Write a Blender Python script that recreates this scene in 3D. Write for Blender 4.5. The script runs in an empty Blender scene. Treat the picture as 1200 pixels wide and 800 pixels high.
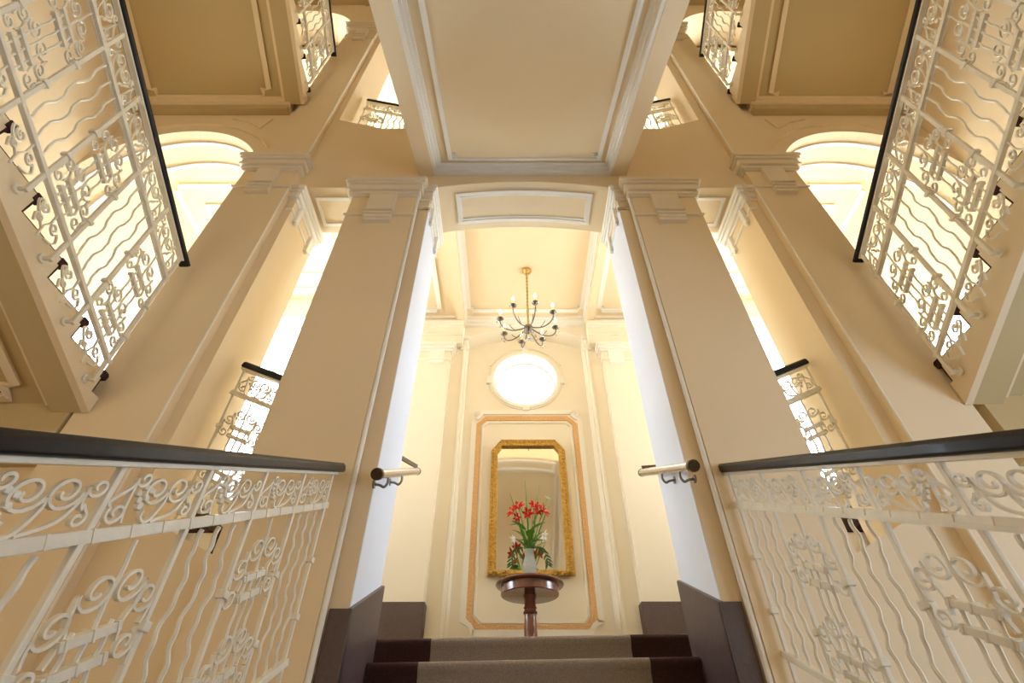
import bpy, bmesh, math, random
from mathutils import Vector, Matrix
random.seed(7)
sc = bpy.context.scene
COL = sc.collection
PI = math.pi

# ------------------------------------------------------------------ materials
def new_mat(name):
    m = bpy.data.materials.new(name); m.use_nodes = True
    nt = m.node_tree; b = nt.nodes['Principled BSDF']
    return m, nt, b

def paint(name, col, rough=0.6, vary=0.06, scale=3.0, bump=0.0, bscale=60, metal=0.0, spec=0.4, coat=0.0):
    m, nt, b = new_mat(name)
    tc = nt.nodes.new('ShaderNodeTexCoord')
    n = nt.nodes.new('ShaderNodeTexNoise'); n.inputs['Scale'].default_value = scale
    n.inputs['Detail'].default_value = 5
    nt.links.new(tc.outputs['Object'], n.inputs['Vector'])
    r = nt.nodes.new('ShaderNodeValToRGB')
    a = [max(0, c*(1-vary)) for c in col]; d = [min(1, c*(1+vary)) for c in col]
    r.color_ramp.elements[0].position = 0.3; r.color_ramp.elements[1].position = 0.7
    r.color_ramp.elements[0].color = (*a, 1); r.color_ramp.elements[1].color = (*d, 1)
    nt.links.new(n.outputs['Fac'], r.inputs['Fac'])
    nt.links.new(r.outputs['Color'], b.inputs['Base Color'])
    b.inputs['Roughness'].default_value = rough
    b.inputs['Metallic'].default_value = metal
    b.inputs['Specular IOR Level'].default_value = spec
    b.inputs['Coat Weight'].default_value = coat
    if bump:
        n2 = nt.nodes.new('ShaderNodeTexNoise'); n2.inputs['Scale'].default_value = bscale; n2.inputs['Detail'].default_value = 4
        nt.links.new(tc.outputs['Object'], n2.inputs['Vector'])
        bp = nt.nodes.new('ShaderNodeBump'); bp.inputs['Strength'].default_value = bump; bp.inputs['Distance'].default_value = 0.01
        nt.links.new(n2.outputs['Fac'], bp.inputs['Height'])
        nt.links.new(bp.outputs['Normal'], b.inputs['Normal'])
    return m

def emit(name, col, strength):
    m, nt, b = new_mat(name)
    b.inputs['Base Color'].default_value = (*col, 1)
    b.inputs['Emission Color'].default_value = (*col, 1)
    b.inputs['Emission Strength'].default_value = strength
    return m

M = {}
M['plaster'] = paint('cream_plaster', (0.85, 0.69, 0.455), 0.75, 0.02, 1.5, 0.05, 40, spec=0.2)
M['wallcream'] = paint('warm_cream_wall', (0.90, 0.825, 0.68), 0.7, 0.02, 1.2, 0.04, 40, spec=0.25)
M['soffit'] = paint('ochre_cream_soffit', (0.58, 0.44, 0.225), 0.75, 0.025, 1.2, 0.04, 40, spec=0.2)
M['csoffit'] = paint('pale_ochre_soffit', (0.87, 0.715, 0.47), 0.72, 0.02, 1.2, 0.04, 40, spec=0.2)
M['mould'] = paint('ivory_moulding', (0.91, 0.87, 0.79), 0.5, 0.015, 3, spec=0.3)
M['jamb'] = paint('white_painted_jamb', (0.80, 0.82, 0.88), 0.6, 0.015, 2.0, 0.04, 40, spec=0.25)  # cool daylight on the jambs put into the colour
M['stone'] = paint('painted_ivory_capital', (0.83, 0.72, 0.54), 0.65, 0.03, 4, 0.08, 50)
M['orange'] = paint('apricot_ornament_band', (0.78, 0.47, 0.22), 0.6, 0.14, 60, 0.6, 90)
M['iron'] = paint('cream_painted_iron', (0.86, 0.79, 0.64), 0.3, 0.05, 18, 0.15, 60, spec=0.5)
M['black'] = paint('black_lacquered_wood', (0.008, 0.0075, 0.009), 0.3, 0.2, 10, 0.05, 30, spec=0.3, coat=0.05)
M['dado'] = paint('dark_brown_dado', (0.075, 0.042, 0.040), 0.38, 0.18, 60, 0.2, 180, spec=0.8)
M['carpet'] = paint('dark_brown_carpet', (0.058, 0.024, 0.020), 0.8, 0.25, 130, 0.5, 300, spec=0.15)
M['stripe'] = paint('taupe_carpet_stripe', (0.33, 0.265, 0.21), 0.9, 0.18, 140, 0.5, 300, spec=0.1)
M['mahog'] = paint('polished_mahogany', (0.16, 0.045, 0.022), 0.22, 0.3, 9, 0.0, spec=0.5, coat=0.5)
M['gold'] = paint('old_gilt', (0.50, 0.30, 0.07), 0.33, 0.3, 45, 0.9, 80, metal=0.75)
M['brass'] = paint('aged_brass', (0.55, 0.38, 0.14), 0.3, 0.2, 30, metal=0.95)
M['pewter'] = paint('grey_wrought_metal', (0.22, 0.19, 0.17), 0.35, 0.15, 30, metal=0.8)
M['steel'] = paint('brushed_metal_tube', (0.72, 0.72, 0.74), 0.25, 0.05, 30, metal=0.95)
M['darkmetal'] = paint('dark_bronze_cap', (0.09, 0.06, 0.03), 0.4, 0.3, 60, metal=0.7)
M['candle'] = paint('ivory_candle_sleeve', (0.9, 0.72, 0.45), 0.5, 0.03, 20)
M['white'] = paint('white_window_paint', (0.88, 0.88, 0.86), 0.4, 0.02, 5)
M['red'] = paint('red_petal', (0.46, 0.010, 0.004), 0.6, 0.3, 30, spec=0.15)
M['whitepetal'] = paint('white_petal', (0.85, 0.85, 0.78), 0.5, 0.05, 30)
M['green'] = paint('green_leaf', (0.11, 0.30, 0.03), 0.45, 0.3, 20)
M['darkgreen'] = paint('dark_green_leaf', (0.045, 0.11, 0.03), 0.45, 0.3, 20)
M['floor'] = paint('stone_floor', (0.20, 0.15, 0.12), 0.5, 0.1, 6)
M['pane'] = emit('bright_daylight_pane', (0.70, 0.84, 1.0), 11.0)
M['pane_dim'] = emit('dim_daylight_pane', (0.9, 0.94, 1.0), 0.12)  # faint fill glow for the added upper front windows
M['pane_side'] = emit('side_daylight_pane', (0.74, 0.86, 1.0), 15.0)
M['pane_cool'] = emit('cool_daylight_pane', (0.60, 0.76, 1.0), 5.0)
M['pane_soft'] = emit('soft_daylight_pane', (1.0, 0.86, 0.64), 1.0)
M['pane_hall'] = emit('hall_daylight_pane', (1.0, 0.86, 0.62), 0.62)  # fill glow for the added front windows behind the viewer
M['pane_round'] = emit('bright_oculus_pane', (0.95, 0.97, 1.0), 2.4)
M['bulb'] = emit('glowing_bulb', (1.0, 0.80, 0.50), 12.0)

def glass_mat():
    m, nt, b = new_mat('clear_cut_glass')
    b.inputs['Base Color'].default_value = (0.97, 0.98, 1, 1)
    b.inputs['Roughness'].default_value = 0.06
    b.inputs['IOR'].default_value = 1.45
    b.inputs['Transmission Weight'].default_value = 0.75
    v = nt.nodes.new('ShaderNodeTexVoronoi'); v.inputs['Scale'].default_value = 70
    bp = nt.nodes.new('ShaderNodeBump'); bp.inputs['Strength'].default_value = 0.5; bp.inputs['Distance'].default_value = 0.004
    nt.links.new(v.outputs['Distance'], bp.inputs['Height']); nt.links.new(bp.outputs['Normal'], b.inputs['Normal'])
    return m
M['glass'] = glass_mat()
m, nt, b = new_mat('silvered_mirror')
b.inputs['Base Color'].default_value = (0.92, 0.85, 0.70, 1); b.inputs['Metallic'].default_value = 1; b.inputs['Roughness'].default_value = 0.04
M['mirror'] = m

# ------------------------------------------------------------------ mesh builder
class MB:
    def __init__(s): s.v = []; s.f = []
    def add(s, vs, fs):
        o = len(s.v); s.v += [tuple(p) for p in vs]; s.f += [tuple(i+o for i in f) for f in fs]; return s
    def box(s, x0, x1, y0, y1, z0, z1):
        x0, x1 = min(x0, x1), max(x0, x1); y0, y1 = min(y0, y1), max(y0, y1); z0, z1 = min(z0, z1), max(z0, z1)
        return s.add([(x0,y0,z0),(x1,y0,z0),(x1,y1,z0),(x0,y1,z0),(x0,y0,z1),(x1,y0,z1),(x1,y1,z1),(x0,y1,z1)],
                     [(0,3,2,1),(4,5,6,7),(0,1,5,4),(1,2,6,5),(2,3,7,6),(3,0,4,7)])
    def prism(s, poly, axis, a, b):
        """extrude a 2D polygon along axis; poly coords are the two other axes in xyz order"""
        n = len(poly)
        def P(p, t):
            if axis == 'X': return (t, p[0], p[1])
            if axis == 'Y': return (p[0], t, p[1])
            return (p[0], p[1], t)
        vs = [P(p, a) for p in poly] + [P(p, b) for p in poly]
        fs = [tuple(range(n)), tuple(range(2*n-1, n-1, -1))]
        for i in range(n): j = (i+1) % n; fs.append((i, i+n, j+n, j))
        return s.add(vs, fs)
    def sweep(s, pts, prof, up=Vector((0,0,1)), closed=False, cap=True):
        """profile list of (a,b): a along side vector, b along normal"""
        pts = [Vector(p) for p in pts]; n = len(pts); k = len(prof); vs = []
        prev = None
        for i in range(n):
            if closed: t = (pts[(i+1) % n]-pts[i-1])
            else: t = pts[min(i+1, n-1)]-pts[max(i-1, 0)]
            if t.length < 1e-9: t = Vector((0, 1, 0))
            t.normalize()
            side = t.cross(up)
            if side.length < 1e-4:
                side = prev if prev is not None else t.cross(Vector((1, 0.01, 0)))
            side.normalize(); prev = side
            nor = side.cross(t).normalized()
            sc_ = 1.0
            if 0 < i < n-1 or closed:
                d1 = (pts[i]-pts[i-1]).normalized(); d2 = (pts[(i+1) % n]-pts[i]).normalized()
                c = max(0.35, math.sqrt(max(0, (1+d1.dot(d2))/2))); sc_ = 1/c
            for a, b_ in prof: vs.append(pts[i]+side*a*sc_+nor*b_)
        fs = []
        for i in range(n if closed else n-1):
            for j in range(k):
                a0 = i*k+j; a1 = i*k+(j+1) % k; b0 = ((i+1) % n)*k+j; b1 = ((i+1) % n)*k+(j+1) % k
                fs.append((a0, a1, b1, b0))
        if cap and not closed:
            fs.append(tuple(range(k-1, -1, -1))); fs.append(tuple((n-1)*k+j for j in range(k)))
        return s.add(vs, fs)
    def tube(s, pts, r, k=8, up=None):
        pts = [Vector(p) for p in pts]
        rr = r if isinstance(r, (list, tuple)) else [r]*len(pts)
        if up is None:
            d = pts[-1]-pts[0]; up = Vector((0,0,1)) if abs(d.z) < 0.9*max(d.length, 1e-6) else Vector((0.2,1,0.1))
        o = len(s.v)
        s.sweep(pts, [(math.cos(2*PI*j/k), math.sin(2*PI*j/k)) for j in range(k)], up)
        for i in range(len(pts)):
            for j in range(k):
                q = Vector(s.v[o+i*k+j]); d = (q-pts[i]); d = d.normalized()*rr[i]; s.v[o+i*k+j] = tuple(pts[i]+d)
        return s
    def lathe(s, prof, cx=0, cy=0, k=40, ang=2*PI):
        """prof list of (r,z)"""
        n = len(prof); vs = []
        for r, z in prof:
            for j in range(k):
                a = 2*PI*j/k; vs.append((cx+max(r, 1e-4)*math.cos(a), cy+max(r, 1e-4)*math.sin(a), z))
        fs = []
        for i in range(n-1):
            for j in range(k):
                fs.append((i*k+j, i*k+(j+1) % k, (i+1)*k+(j+1) % k, (i+1)*k+j))
        fs.append(tuple(range(k-1, -1, -1))); fs.append(tuple((n-1)*k+j for j in range(k)))
        return s.add(vs, fs)
    def ball(s, c, r, k=10, sz=1.0):
        prof = []
        o = len(s.v)
        n = max(4, k//2)
        for i in range(n+1):
            a = -PI/2+PI*i/n; prof.append((r*math.cos(a), c[2]+r*sz*math.sin(a)))
        return s.lathe(prof, c[0], c[1], k)
    def bar(s, pts, nor, th, w):
        """flat bar: thickness th in the plane, width w along nor (plane normal)"""
        return s.sweep(pts, [(-w/2,-th/2),(w/2,-th/2),(w/2,th/2),(-w/2,th/2)], up=None) if False else s._bar(pts, nor, th, w)
    def _bar(s, pts, nor, th, w):
        pts = [Vector(p) for p in pts]; nor = Vector(nor).normalized(); n = len(pts); vs = []
        for i in range(n):
            t = pts[min(i+1, n-1)]-pts[max(i-1, 0)]
            if t.length < 1e-9: t = Vector((0,0,1))
            u = nor.cross(t).normalized()
            for a, b_ in ((-1,-1),(1,-1),(1,1),(-1,1)): vs.append(pts[i]+nor*a*w/2+u*b_*th/2)
        fs = []
        for i in range(n-1):
            for j in range(4): fs.append((i*4+j, i*4+(j+1) % 4, (i+1)*4+(j+1) % 4, (i+1)*4+j))
        fs.append((3,2,1,0)); fs.append(tuple((n-1)*4+j for j in range(4)))
        return s.add(vs, fs)
    def build(s, name, mat, parent=None, smooth=False, bevel=0.0, seg=2, angle=40):
        off = Vector((0,0,0))
        q = parent
        while q is not None: off += q.location; q = q.parent
        me = bpy.data.meshes.new(name)
        me.from_pydata([tuple(Vector(p)-off) for p in s.v], [], s.f)
        bm = bmesh.new(); bm.from_mesh(me); bmesh.ops.recalc_face_normals(bm, faces=bm.faces); bm.to_mesh(me); bm.free()
        o = bpy.data.objects.new(name, me); COL.objects.link(o)
        me.materials.append(mat if not isinstance(mat, str) else M[mat])
        if smooth:
            me.shade_smooth()
            try: me.set_sharp_from_angle(angle=math.radians(angle))
            except Exception: pass
        if bevel:
            md = o.modifiers.new('bevel', 'BEVEL'); md.width = bevel; md.segments = seg; md.limit_method = 'ANGLE'; md.angle_limit = math.radians(35)
        if parent is not None: o.parent = parent
        return o

def tag(o, label=None, cat=None, group=None, kind=None):
    if label: o['label'] = label
    if cat: o['category'] = cat
    if group: o['group'] = group
    if kind: o['kind'] = kind
    return o
def empty(name, loc, label=None, cat=None, group=None, kind=None):
    o = bpy.data.objects.new(name, None); COL.objects.link(o); o.location = loc; o.empty_display_size = 0.1
    return tag(o, label, cat, group, kind)
def struct(o, label=None): return tag(o, label, None, None, 'structure')
def kids(o): return [c for c in bpy.data.objects if c.parent == o]
def copy_tree(o, parent=None, dz=0.0, dx=0, dy=0):
    c = o.copy(); COL.objects.link(c); c.parent = parent
    if parent is None: c.location = Vector(o.location)+Vector((dx, dy, dz))
    for ch in kids(o): copy_tree(ch, c)
    return c

def arc(cx, cz, rx, rz, a0, a1, n=24):
    return [(cx+rx*math.cos(a0+(a1-a0)*i/n), cz+rz*math.sin(a0+(a1-a0)*i/n)) for i in range(n+1)]
def catmull(pts, n=6):
    P = [pts[0]]+list(pts)+[pts[-1]]; out = []
    for i in range(1, len(P)-2):
        for j in range(n):
            t = j/n; p0, p1, p2, p3 = P[i-1], P[i], P[i+1], P[i+2]
            out.append(tuple(0.5*((2*p1[k])+(-p0[k]+p2[k])*t+(2*p0[k]-5*p1[k]+4*p2[k]-p3[k])*t*t+(-p0[k]+3*p1[k]-3*p2[k]+p3[k])*t**3) for k in range(len(p1))))
    out.append(tuple(pts[-1])); return out

# ------------------------------------------------------------------ camera
F = 585.0
cam_d = bpy.data.cameras.new('camera'); cam = bpy.data.objects.new('camera', cam_d); COL.objects.link(cam)
cam_d.sensor_width = 36; cam_d.lens = F/1200*36; cam_d.clip_start = 0.02; cam_d.clip_end = 200
pit, yaw, roll = math.radians(42.37), math.radians(0.155), math.radians(-0.128)
R1 = Matrix(((math.cos(yaw),-math.sin(yaw),0),(math.sin(yaw),math.cos(yaw),0),(0,0,1)))
R2 = Matrix(((1,0,0),(0,math.cos(pit),math.sin(pit)),(0,-math.sin(pit),math.cos(pit))))
R3 = Matrix(((math.cos(roll),0,math.sin(roll)),(0,1,0),(-math.sin(roll),0,math.cos(roll))))
R = R3 @ R2 @ R1                    # rows: right, forward, up
right, fwd, upv = R[0], R[1], R[2]
Mx = Matrix((right, upv, -fwd)).transposed().to_4x4()
Mx.translation = Vector((-0.103, 0, -0.605))
cam.matrix_world = Mx
sc.camera = cam

# ------------------------------------------------------------------ main dimensions
YF, YB = 2.24, 2.70          # arcade wall front and back
YR, YN = 4.60, 4.83          # rear wall and niche
XR = 0.078                   # axis of the landing
STOREY = 4.05
XP1 = (0.765, 1.385)         # inner pier
XP2 = {-1: (1.855, 2.385), 1: (1.815, 2.345)}
XO = 4.0
ZC = 3.95

# ------------------------------------------------------------------ arcade wall
def cx_(s, a, b): return (min(s*a, s*b), max(s*a, s*b))
mb = MB()
for dz in (0, STOREY):
    for s in (-1, 1):
        a, b = XP1; p2a, p2b = XP2[s]
        x0, x1 = cx_(s, b, p2a)
        # lintel over the slit up to the sloped sill of the storey above
        za, zb = (4.50, 4.30)
        if dz == 0:
            pol = [(s*b, 3.195), (s*p2a, 3.195), (s*p2a, za), (s*b, zb)]
            mb.prism(pol, 'Y', YF, YB)
            pol = [(s*b, -2.2), (s*p2a, -2.2), (s*p2a, 0.38), (s*b, 0.17)]
            mb.prism(pol, 'Y', YF, YB)
        else:
            mb.box(s*b, s*p2a, YF, YB, 3.05+dz, 8.6)
        # outer arch
        r = (XO-p2b)/2; c = s*(p2b+r)
        zs = 3.40+dz; top = 4.98+dz if dz == 0 else 8.6
        cur = arc(c, zs, r, 0.84, 0, PI, 32)
        pol = cur+[(c-r, top), (c+r, top)]
        mb.prism(pol, 'Y', YF, YB)
        if dz == 0: mb.box(s*p2b, s*XO, YF, YB, -2.2, 0.86)
        else: mb.box(s*p2b, s*XO, YF, YB, 4.985, 0.86+dz+0.1)
    # central arch
    cr = (0.765**2+0.10**2)/(2*0.10); a0 = math.asin(0.765/cr)
    cur = [(cr*math.sin(-a0+2*a0*i/30), 3.19+dz+0.10-cr+cr*math.cos(-a0+2*a0*i/30)) for i in range(31)]
    pol = cur+[(0.765, 4.0+dz), (-0.765, 4.0+dz)]
    mb.prism(pol, 'Y', YF, YB)
mb.box(-0.765, 0.765, YF, YB, 4.0, 4.16)
struct(mb.build('wall_centre', 'plaster'), 'cream plaster arcade wall with a low central arch and two high side arches')

# archivolt bands on outer arches (front rim plus two ribs in the intrados)
n_tr = [0]
def trim(mb, mat, label, **k):
    n_tr[0] += 1
    return struct(mb.build('trim_%d' % n_tr[0], mat, **k), label)
for s in (-1, 1):
    p2b = XP2[s][1]; r = (XO-p2b)/2; c = s*(p2b+r)
    mb = MB()
    for yb, w in ((2.36, 0.03), (2.58, 0.03)):
        pts = [(x, yb, z) for x, z in arc(c, 3.40, r-0.006, 0.834, 0, PI, 40)]
        mb._bar(pts, (0,1,0), 0.03, w)
    trim(mb, 'mould', 'pale rib mouldings under the %s outer arch' % ('left' if s < 0 else 'right'))
    mb = MB()
    pts = [(x, YF-0.008, z) for x, z in arc(c, 3.40, r+0.13, 0.97, 0.15, PI-0.15, 40)]
    mb._bar(pts, (0,1,0), 0.018, 0.03)
    # spandrel ornament
    xq = s*(p2b+0.14)
    pol = [(xq, 4.50), (xq+s*0.42, 4.50), (xq+s*0.22, 4.42), (xq+s*0.06, 4.28)]
    mb.prism(pol, 'Y', YF-0.014, YF)
    trim(mb, 'plaster', 'plaster moulding around the %s outer arch' % ('left' if s < 0 else 'right'))

# panel mould in central intrados
def zc_arch(x): return 3.19+0.10-cr+math.sqrt(cr*cr-x*x)
def intrados_line(x0, y0, x1, y1, n=24):
    return [(x0+(x1-x0)*i/n, y0+(y1-y0)*i/n, zc_arch(x0+(x1-x0)*i/n)-0.006) for i in range(n+1)]
mb = MB()
loop = intrados_line(-0.56, 2.33, 0.58, 2.33)+intrados_line(0.58, 2.33, 0.58, 2.61, 4)[1:]+intrados_line(0.58, 2.61, -0.56, 2.61)[1:]+intrados_line(-0.56, 2.61, -0.56, 2.33, 4)[1:-1]
mb.sweep(loop, [(-0.016,-0.01),(0.016,-0.01),(0.008,0.012),(-0.008,0.012)], closed=True)
loop2 = [(p[0]*0.965, 2.47+(p[1]-2.47)*0.80, p[2]) for p in loop]
mb.sweep(loop2, [(-0.007,-0.004),(0.007,-0.004),(0.007,0.01),(-0.007,0.01)], closed=True)
trim(mb, 'mould', 'curved rectangular moulding under the central arch')
# panel mould under slit lintels and wall-arch ribs
for s in (-1, 1):
    xa, xb = s*(XP1[1]+0.09), s*(XP2[s][0]-0.09)
    mb = MB()
    loop = [(xa, 2.34, 3.19), (xb, 2.34, 3.19), (xb, 2.60, 3.19), (xa, 2.60, 3.19)]
    mb.sweep(loop, [(-0.014,-0.012),(0.014,-0.012),(0.007,0.012),(-0.007,0.012)], closed=True)
    trim(mb, 'mould', 'small rectangular moulding under the lintel right of the %s outer pillar' % 'left' if s < 0 else 'small rectangular moulding under the lintel left of the right outer pillar')

# ------------------------------------------------------------------ pillars
def capital(par, x0, x1, yf, yb, ztop, tab=True, s=1, wrap=0.05):
    """stepped capital around a pilaster front; x0<x1"""
    mb = MB()
    for z0, z1, p in ((0.00,-0.045,0.075),(-0.045,-0.075,0.062),(-0.075,-0.125,0.045),(-0.125,-0.15,0.052),(-0.15,-0.19,0.03),(-0.19,-0.205,0.02)):
        mb.box(x0-p, x1+p, yf-p, yb, ztop+z1, ztop+z0)
    mb.box(x0-0.014, x1+0.014, yf-0.016, yb, ztop-0.465, ztop-0.44)
    cap = mb.build('capital', 'stone', par, bevel=0.006)
    if tab:
        w = (x1-x0); c = (x0+x1)/2
        mb = MB()
        hw = w*0.20
        mb.prism([(c-hw*1.05, ztop-0.2), (c+hw*1.05, ztop-0.2), (c+hw, ztop-0.56), (c-hw, ztop-0.56)], 'Y', yf-0.035, yf+0.01)
        for k, e in ((0.43, 0.012), (0.47, 0.006), (0.515, 0.0)): mb.box(c-hw-e, c+hw+e, yf-0.045-e, yf, ztop-k-0.018, ztop-k)
        mb.build('console', 'stone', cap, bevel=0.004)
    return cap
def impost(par, s, xj, y0, y1, ztop, depth=0.05):
    """moulded impost on a jamb face at x = xj whose outward normal is n"""
    mb = MB()
    n = s
    for z0, z1, p in ((0,-0.05,0.05),(-0.05,-0.085,0.04),(-0.085,-0.13,0.026),(-0.13,-0.15,0.03),(-0.15,-0.18,0.012)):
        mb.box(xj-n*0.05, xj+n*p, y0-p, y1+p, ztop+z1, ztop+z0)
    mb.box(xj-n*0.05, xj+n*0.012, y0-0.012, y1+0.012, ztop-0.30, ztop-0.28)
    cap = mb.build('impost', 'mould', par, bevel=0.005)
    mb = MB()
    for yc in (y0+0.09, y1-0.09):
        mb.box(xj, xj+n*0.03, yc-0.022, yc+0.022, ztop-0.36, ztop-0.17)
        mb.ball((xj+n*0.02, yc, ztop-0.37), 0.016, 8)
    mb.build('console', 'mould', cap, bevel=0.004)

pil_no = [0]
def pillar(s, kind):
    side = 'left' if s < 0 else 'right'
    pil_no[0] += 1
    if kind == 'inner':
        a, b = XP1
        mb = MB(); mb.box(s*a, s*b, YF, YB, -2.2, 4.3)
        root = mb.build('pillar_%d' % pil_no[0], 'plaster')
        struct(root, 'tall cream pillar beside the %s edge of the carpeted stairs' % side)
        x0, x1 = cx_(s, 0.865, b-0.005)
        mb = MB(); mb.box(x0, x1, YF-0.05, YF+0.02, -2.2, 3.16); mb.build('pilaster', 'plaster', root)
        mb = MB(); mb.tube([(s*0.853, YF-0.035, -2.2), (s*0.853, YF-0.035, 2.97)], 0.013, 10); mb.build('edge_moulding', 'mould', root, smooth=True)
        capital(root, x0, x1, YF-0.05, YF+0.02, 3.165, s=s)
        impost(root, -s, s*a, YF, YB, 3.16)
        mb = MB(); mb.box(s*a, s*(a-0.004), YF+0.001, YB-0.001, -0.3, 2.9); jl = mb.build('jamb_lining', 'jamb', root); jl['label'] = 'white painted inner face'  # thin face carrying painted daylight over the cream jamb
        impost(root, s, s*b, YF, YB, 3.16)
        # strip capital
        mb = MB()
        x0, x1 = cx_(s, a-0.02, 0.88)
        for z0, z1, p in ((0,-0.05,0.05),(-0.05,-0.085,0.04),(-0.085,-0.13,0.026),(-0.13,-0.15,0.03),(-0.15,-0.18,0.012)):
            mb.box(x0, x1, YF-p-0.003, YF+0.02, 3.1555+z1, 3.1555+z0)
        mb.box(x0, x1, YF-0.012, YF+0.02, 2.86, 2.88)
        mb.build('impost', 'stone', root, bevel=0.004)
    else:
        a, b = XP2[s]
        mb = MB(); mb.box(s*a, s*b, YF, YB, -2.2, 8.55)
        root = mb.build('pillar_%d' % pil_no[0], 'plaster')
        struct(root, 'tall cream outer pillar the %s stair flight starts behind' % side)
        ax = (1.924 if s < 0 else 1.906)
        x0, x1 = cx_(s, ax, b-0.003); u0, u1 = cx_(s, ax, b-0.08)
        YP = 2.176
        mb = MB(); mb.box(x0, x1, YP, YF+0.02, -2.2, 3.55); mb.box(u0, u1, YP+0.01, YF+0.02, 3.55, 7.3)
        mb.build('pilaster', 'plaster', root)
        mb = MB(); mb.tube([(s*(ax+0.004), YP+0.005, -2.2), (s*(ax+0.004), YP+0.005, 3.1)], 0.006, 8)
        mb.tube([(s*(ax+0.004), YP+0.014, 3.56), (s*(ax+0.004), YP+0.014, 6.86)], 0.009, 8); mb.build('edge_moulding', 'mould', root, smooth=True)
        capital(root, x0, x1, YP, YF+0.02, 3.55, s=s)
        capital(root, u0, u1, YP+0.01, YF+0.02, 7.29, s=s)
        impost(root, -s, s*a, YF, YB, 3.16)
        mb = MB()
        xa, xb = cx_(s, a, ax+0.02)
        for z0, z1, p in ((0,-0.05,0.05),(-0.05,-0.085,0.04),(-0.085,-0.13,0.026),(-0.13,-0.15,0.03),(-0.15,-0.18,0.012)):
            mb.box(xa, xb, YF-p-0.003, YF+0.01, 3.1605+z1, 3.1605+z0)
        mb.build('impost', 'stone', root, bevel=0.004)
    return root
for s in (-1, 1): pillar(s, 'inner'); pillar(s, 'outer')

# dado (dark brown) on the inner jambs
for s in (-1, 1):
    side = 'left' if s < 0 else 'right'
    x = s*0.765
    mb = MB()
    dz = 0.012*s
    mb.prism([(YF-0.02, -1.6), (YB+0.005, -1.6), (YB+0.005, 0.20+dz), (YF-0.02, -0.028+dz)], 'X', x, x-s*0.02)
    x0, x1 = cx_(s, 0.745, 0.838)
    mb.box(x0, x1, YF-0.022, YF, -1.6, -0.028+dz)
    x0, x1 = cx_(s, 0.745, 1.0); mb.box(x0, x1, YB, YB+0.02, -0.6, 0.20+dz)
    struct(mb.build('baseboard_%s' % side, 'dado', bevel=0.004), 'dark brown sloping dado on the %s inner pillar beside the steps' % side)

# ------------------------------------------------------------------ rear wall of landing
mb = MB()
W1 = (2.45, 3.55); WZ = (1.0, 4.02)
for s in (-1, 1):
    cz = 9.0
    mb.box(XR+s*0.72, s*W1[0], YR, YR+0.3, -1.8, 4.6)
    mb.box(s*W1[1], s*XO, YR, YR+0.3, -1.8, 8.6)
    mb.box(s*W1[0], s*W1[1], YR, YR+0.3, -1.8, WZ[0])
    mb.box(s*W1[0], s*W1[1], YR, YR+0.3, WZ[1], WZ[0]+STOREY)
    mb.box(s*W1[0], s*W1[1], YR, YR+0.3, WZ[1]+STOREY, 8.6)
    mb.box(XR+s*0.72, s*W1[0], YR, YR+0.3, 4.6, 8.6)
# niche arch block
cr2 = (0.72**2+0.165**2)/(2*0.165); a2 = math.asin(0.72/cr2)
cur = [(XR+cr2*math.sin(-a2+2*a2*i/30), 3.66+0.165-cr2+cr2*math.cos(-a2+2*a2*i/30)) for i in range(31)]
mb.prism(cur+[(XR+0.72, 8.6), (XR-0.72, 8.6)], 'Y', YR, YN+0.002)
# niche back with round hole
OC = (XR-0.005, 3.168); RO = 0.385
x0, x1, z0, z1 = XR-0.76, XR+0.76, -0.2, 4.0
N = 64; ci = []; re = []
for i in range(N):
    a = 2*PI*i/N; d = (math.cos(a), math.sin(a))
    ci.append((OC[0]+RO*d[0], OC[1]+RO*d[1]))
    t = min((x1-OC[0])/d[0] if d[0] > 1e-9 else ((x0-OC[0])/d[0] if d[0] < -1e-9 else 1e9),
            (z1-OC[1])/d[1] if d[1] > 1e-9 else ((z0-OC[1])/d[1] if d[1] < -1e-9 else 1e9))
    re.append((OC[0]+t*d[0], OC[1]+t*d[1]))
vs = [(x, YN, z) for x, z in ci]+[(x, YN, z) for x, z in re]+[(x, YN+0.28, z) for x, z in ci]+[(x, YN+0.28, z) for x, z in re]
fs = []
for i in range(N):
    j = (i+1) % N
    fs += [(i, j, N+j, N+i), (2*N+i, 3*N+i, 3*N+j, 2*N+j), (i, 2*N+i, 2*N+j, j), (N+i, N+j, 3*N+j, 3*N+i)]
mb.add(vs, fs)
# corner fill of rect (square corners of the niche back)
for (xa, za) in ((x0, z0), (x1, z0), (x0, z1), (x1, z1)):
    pass
struct(mb.build('wall_rear', 'wallcream'), 'warm cream rear wall of the landing with an arched niche')
mb = MB(); mb.box(x0-0.02, x1+0.02, YN+0.005, YN+0.02, -0.2, 2.6); mb.box(x0-0.02, XR-0.45, YN+0.005, YN+0.02, 2.5, 4.0); mb.box(XR+0.45, x1+0.02, YN+0.005, YN+0.02, 2.5, 4.0)
struct(mb.build('wall_back', 'wallcream'), 'cream back of the niche behind the gilt mirror')

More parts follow.
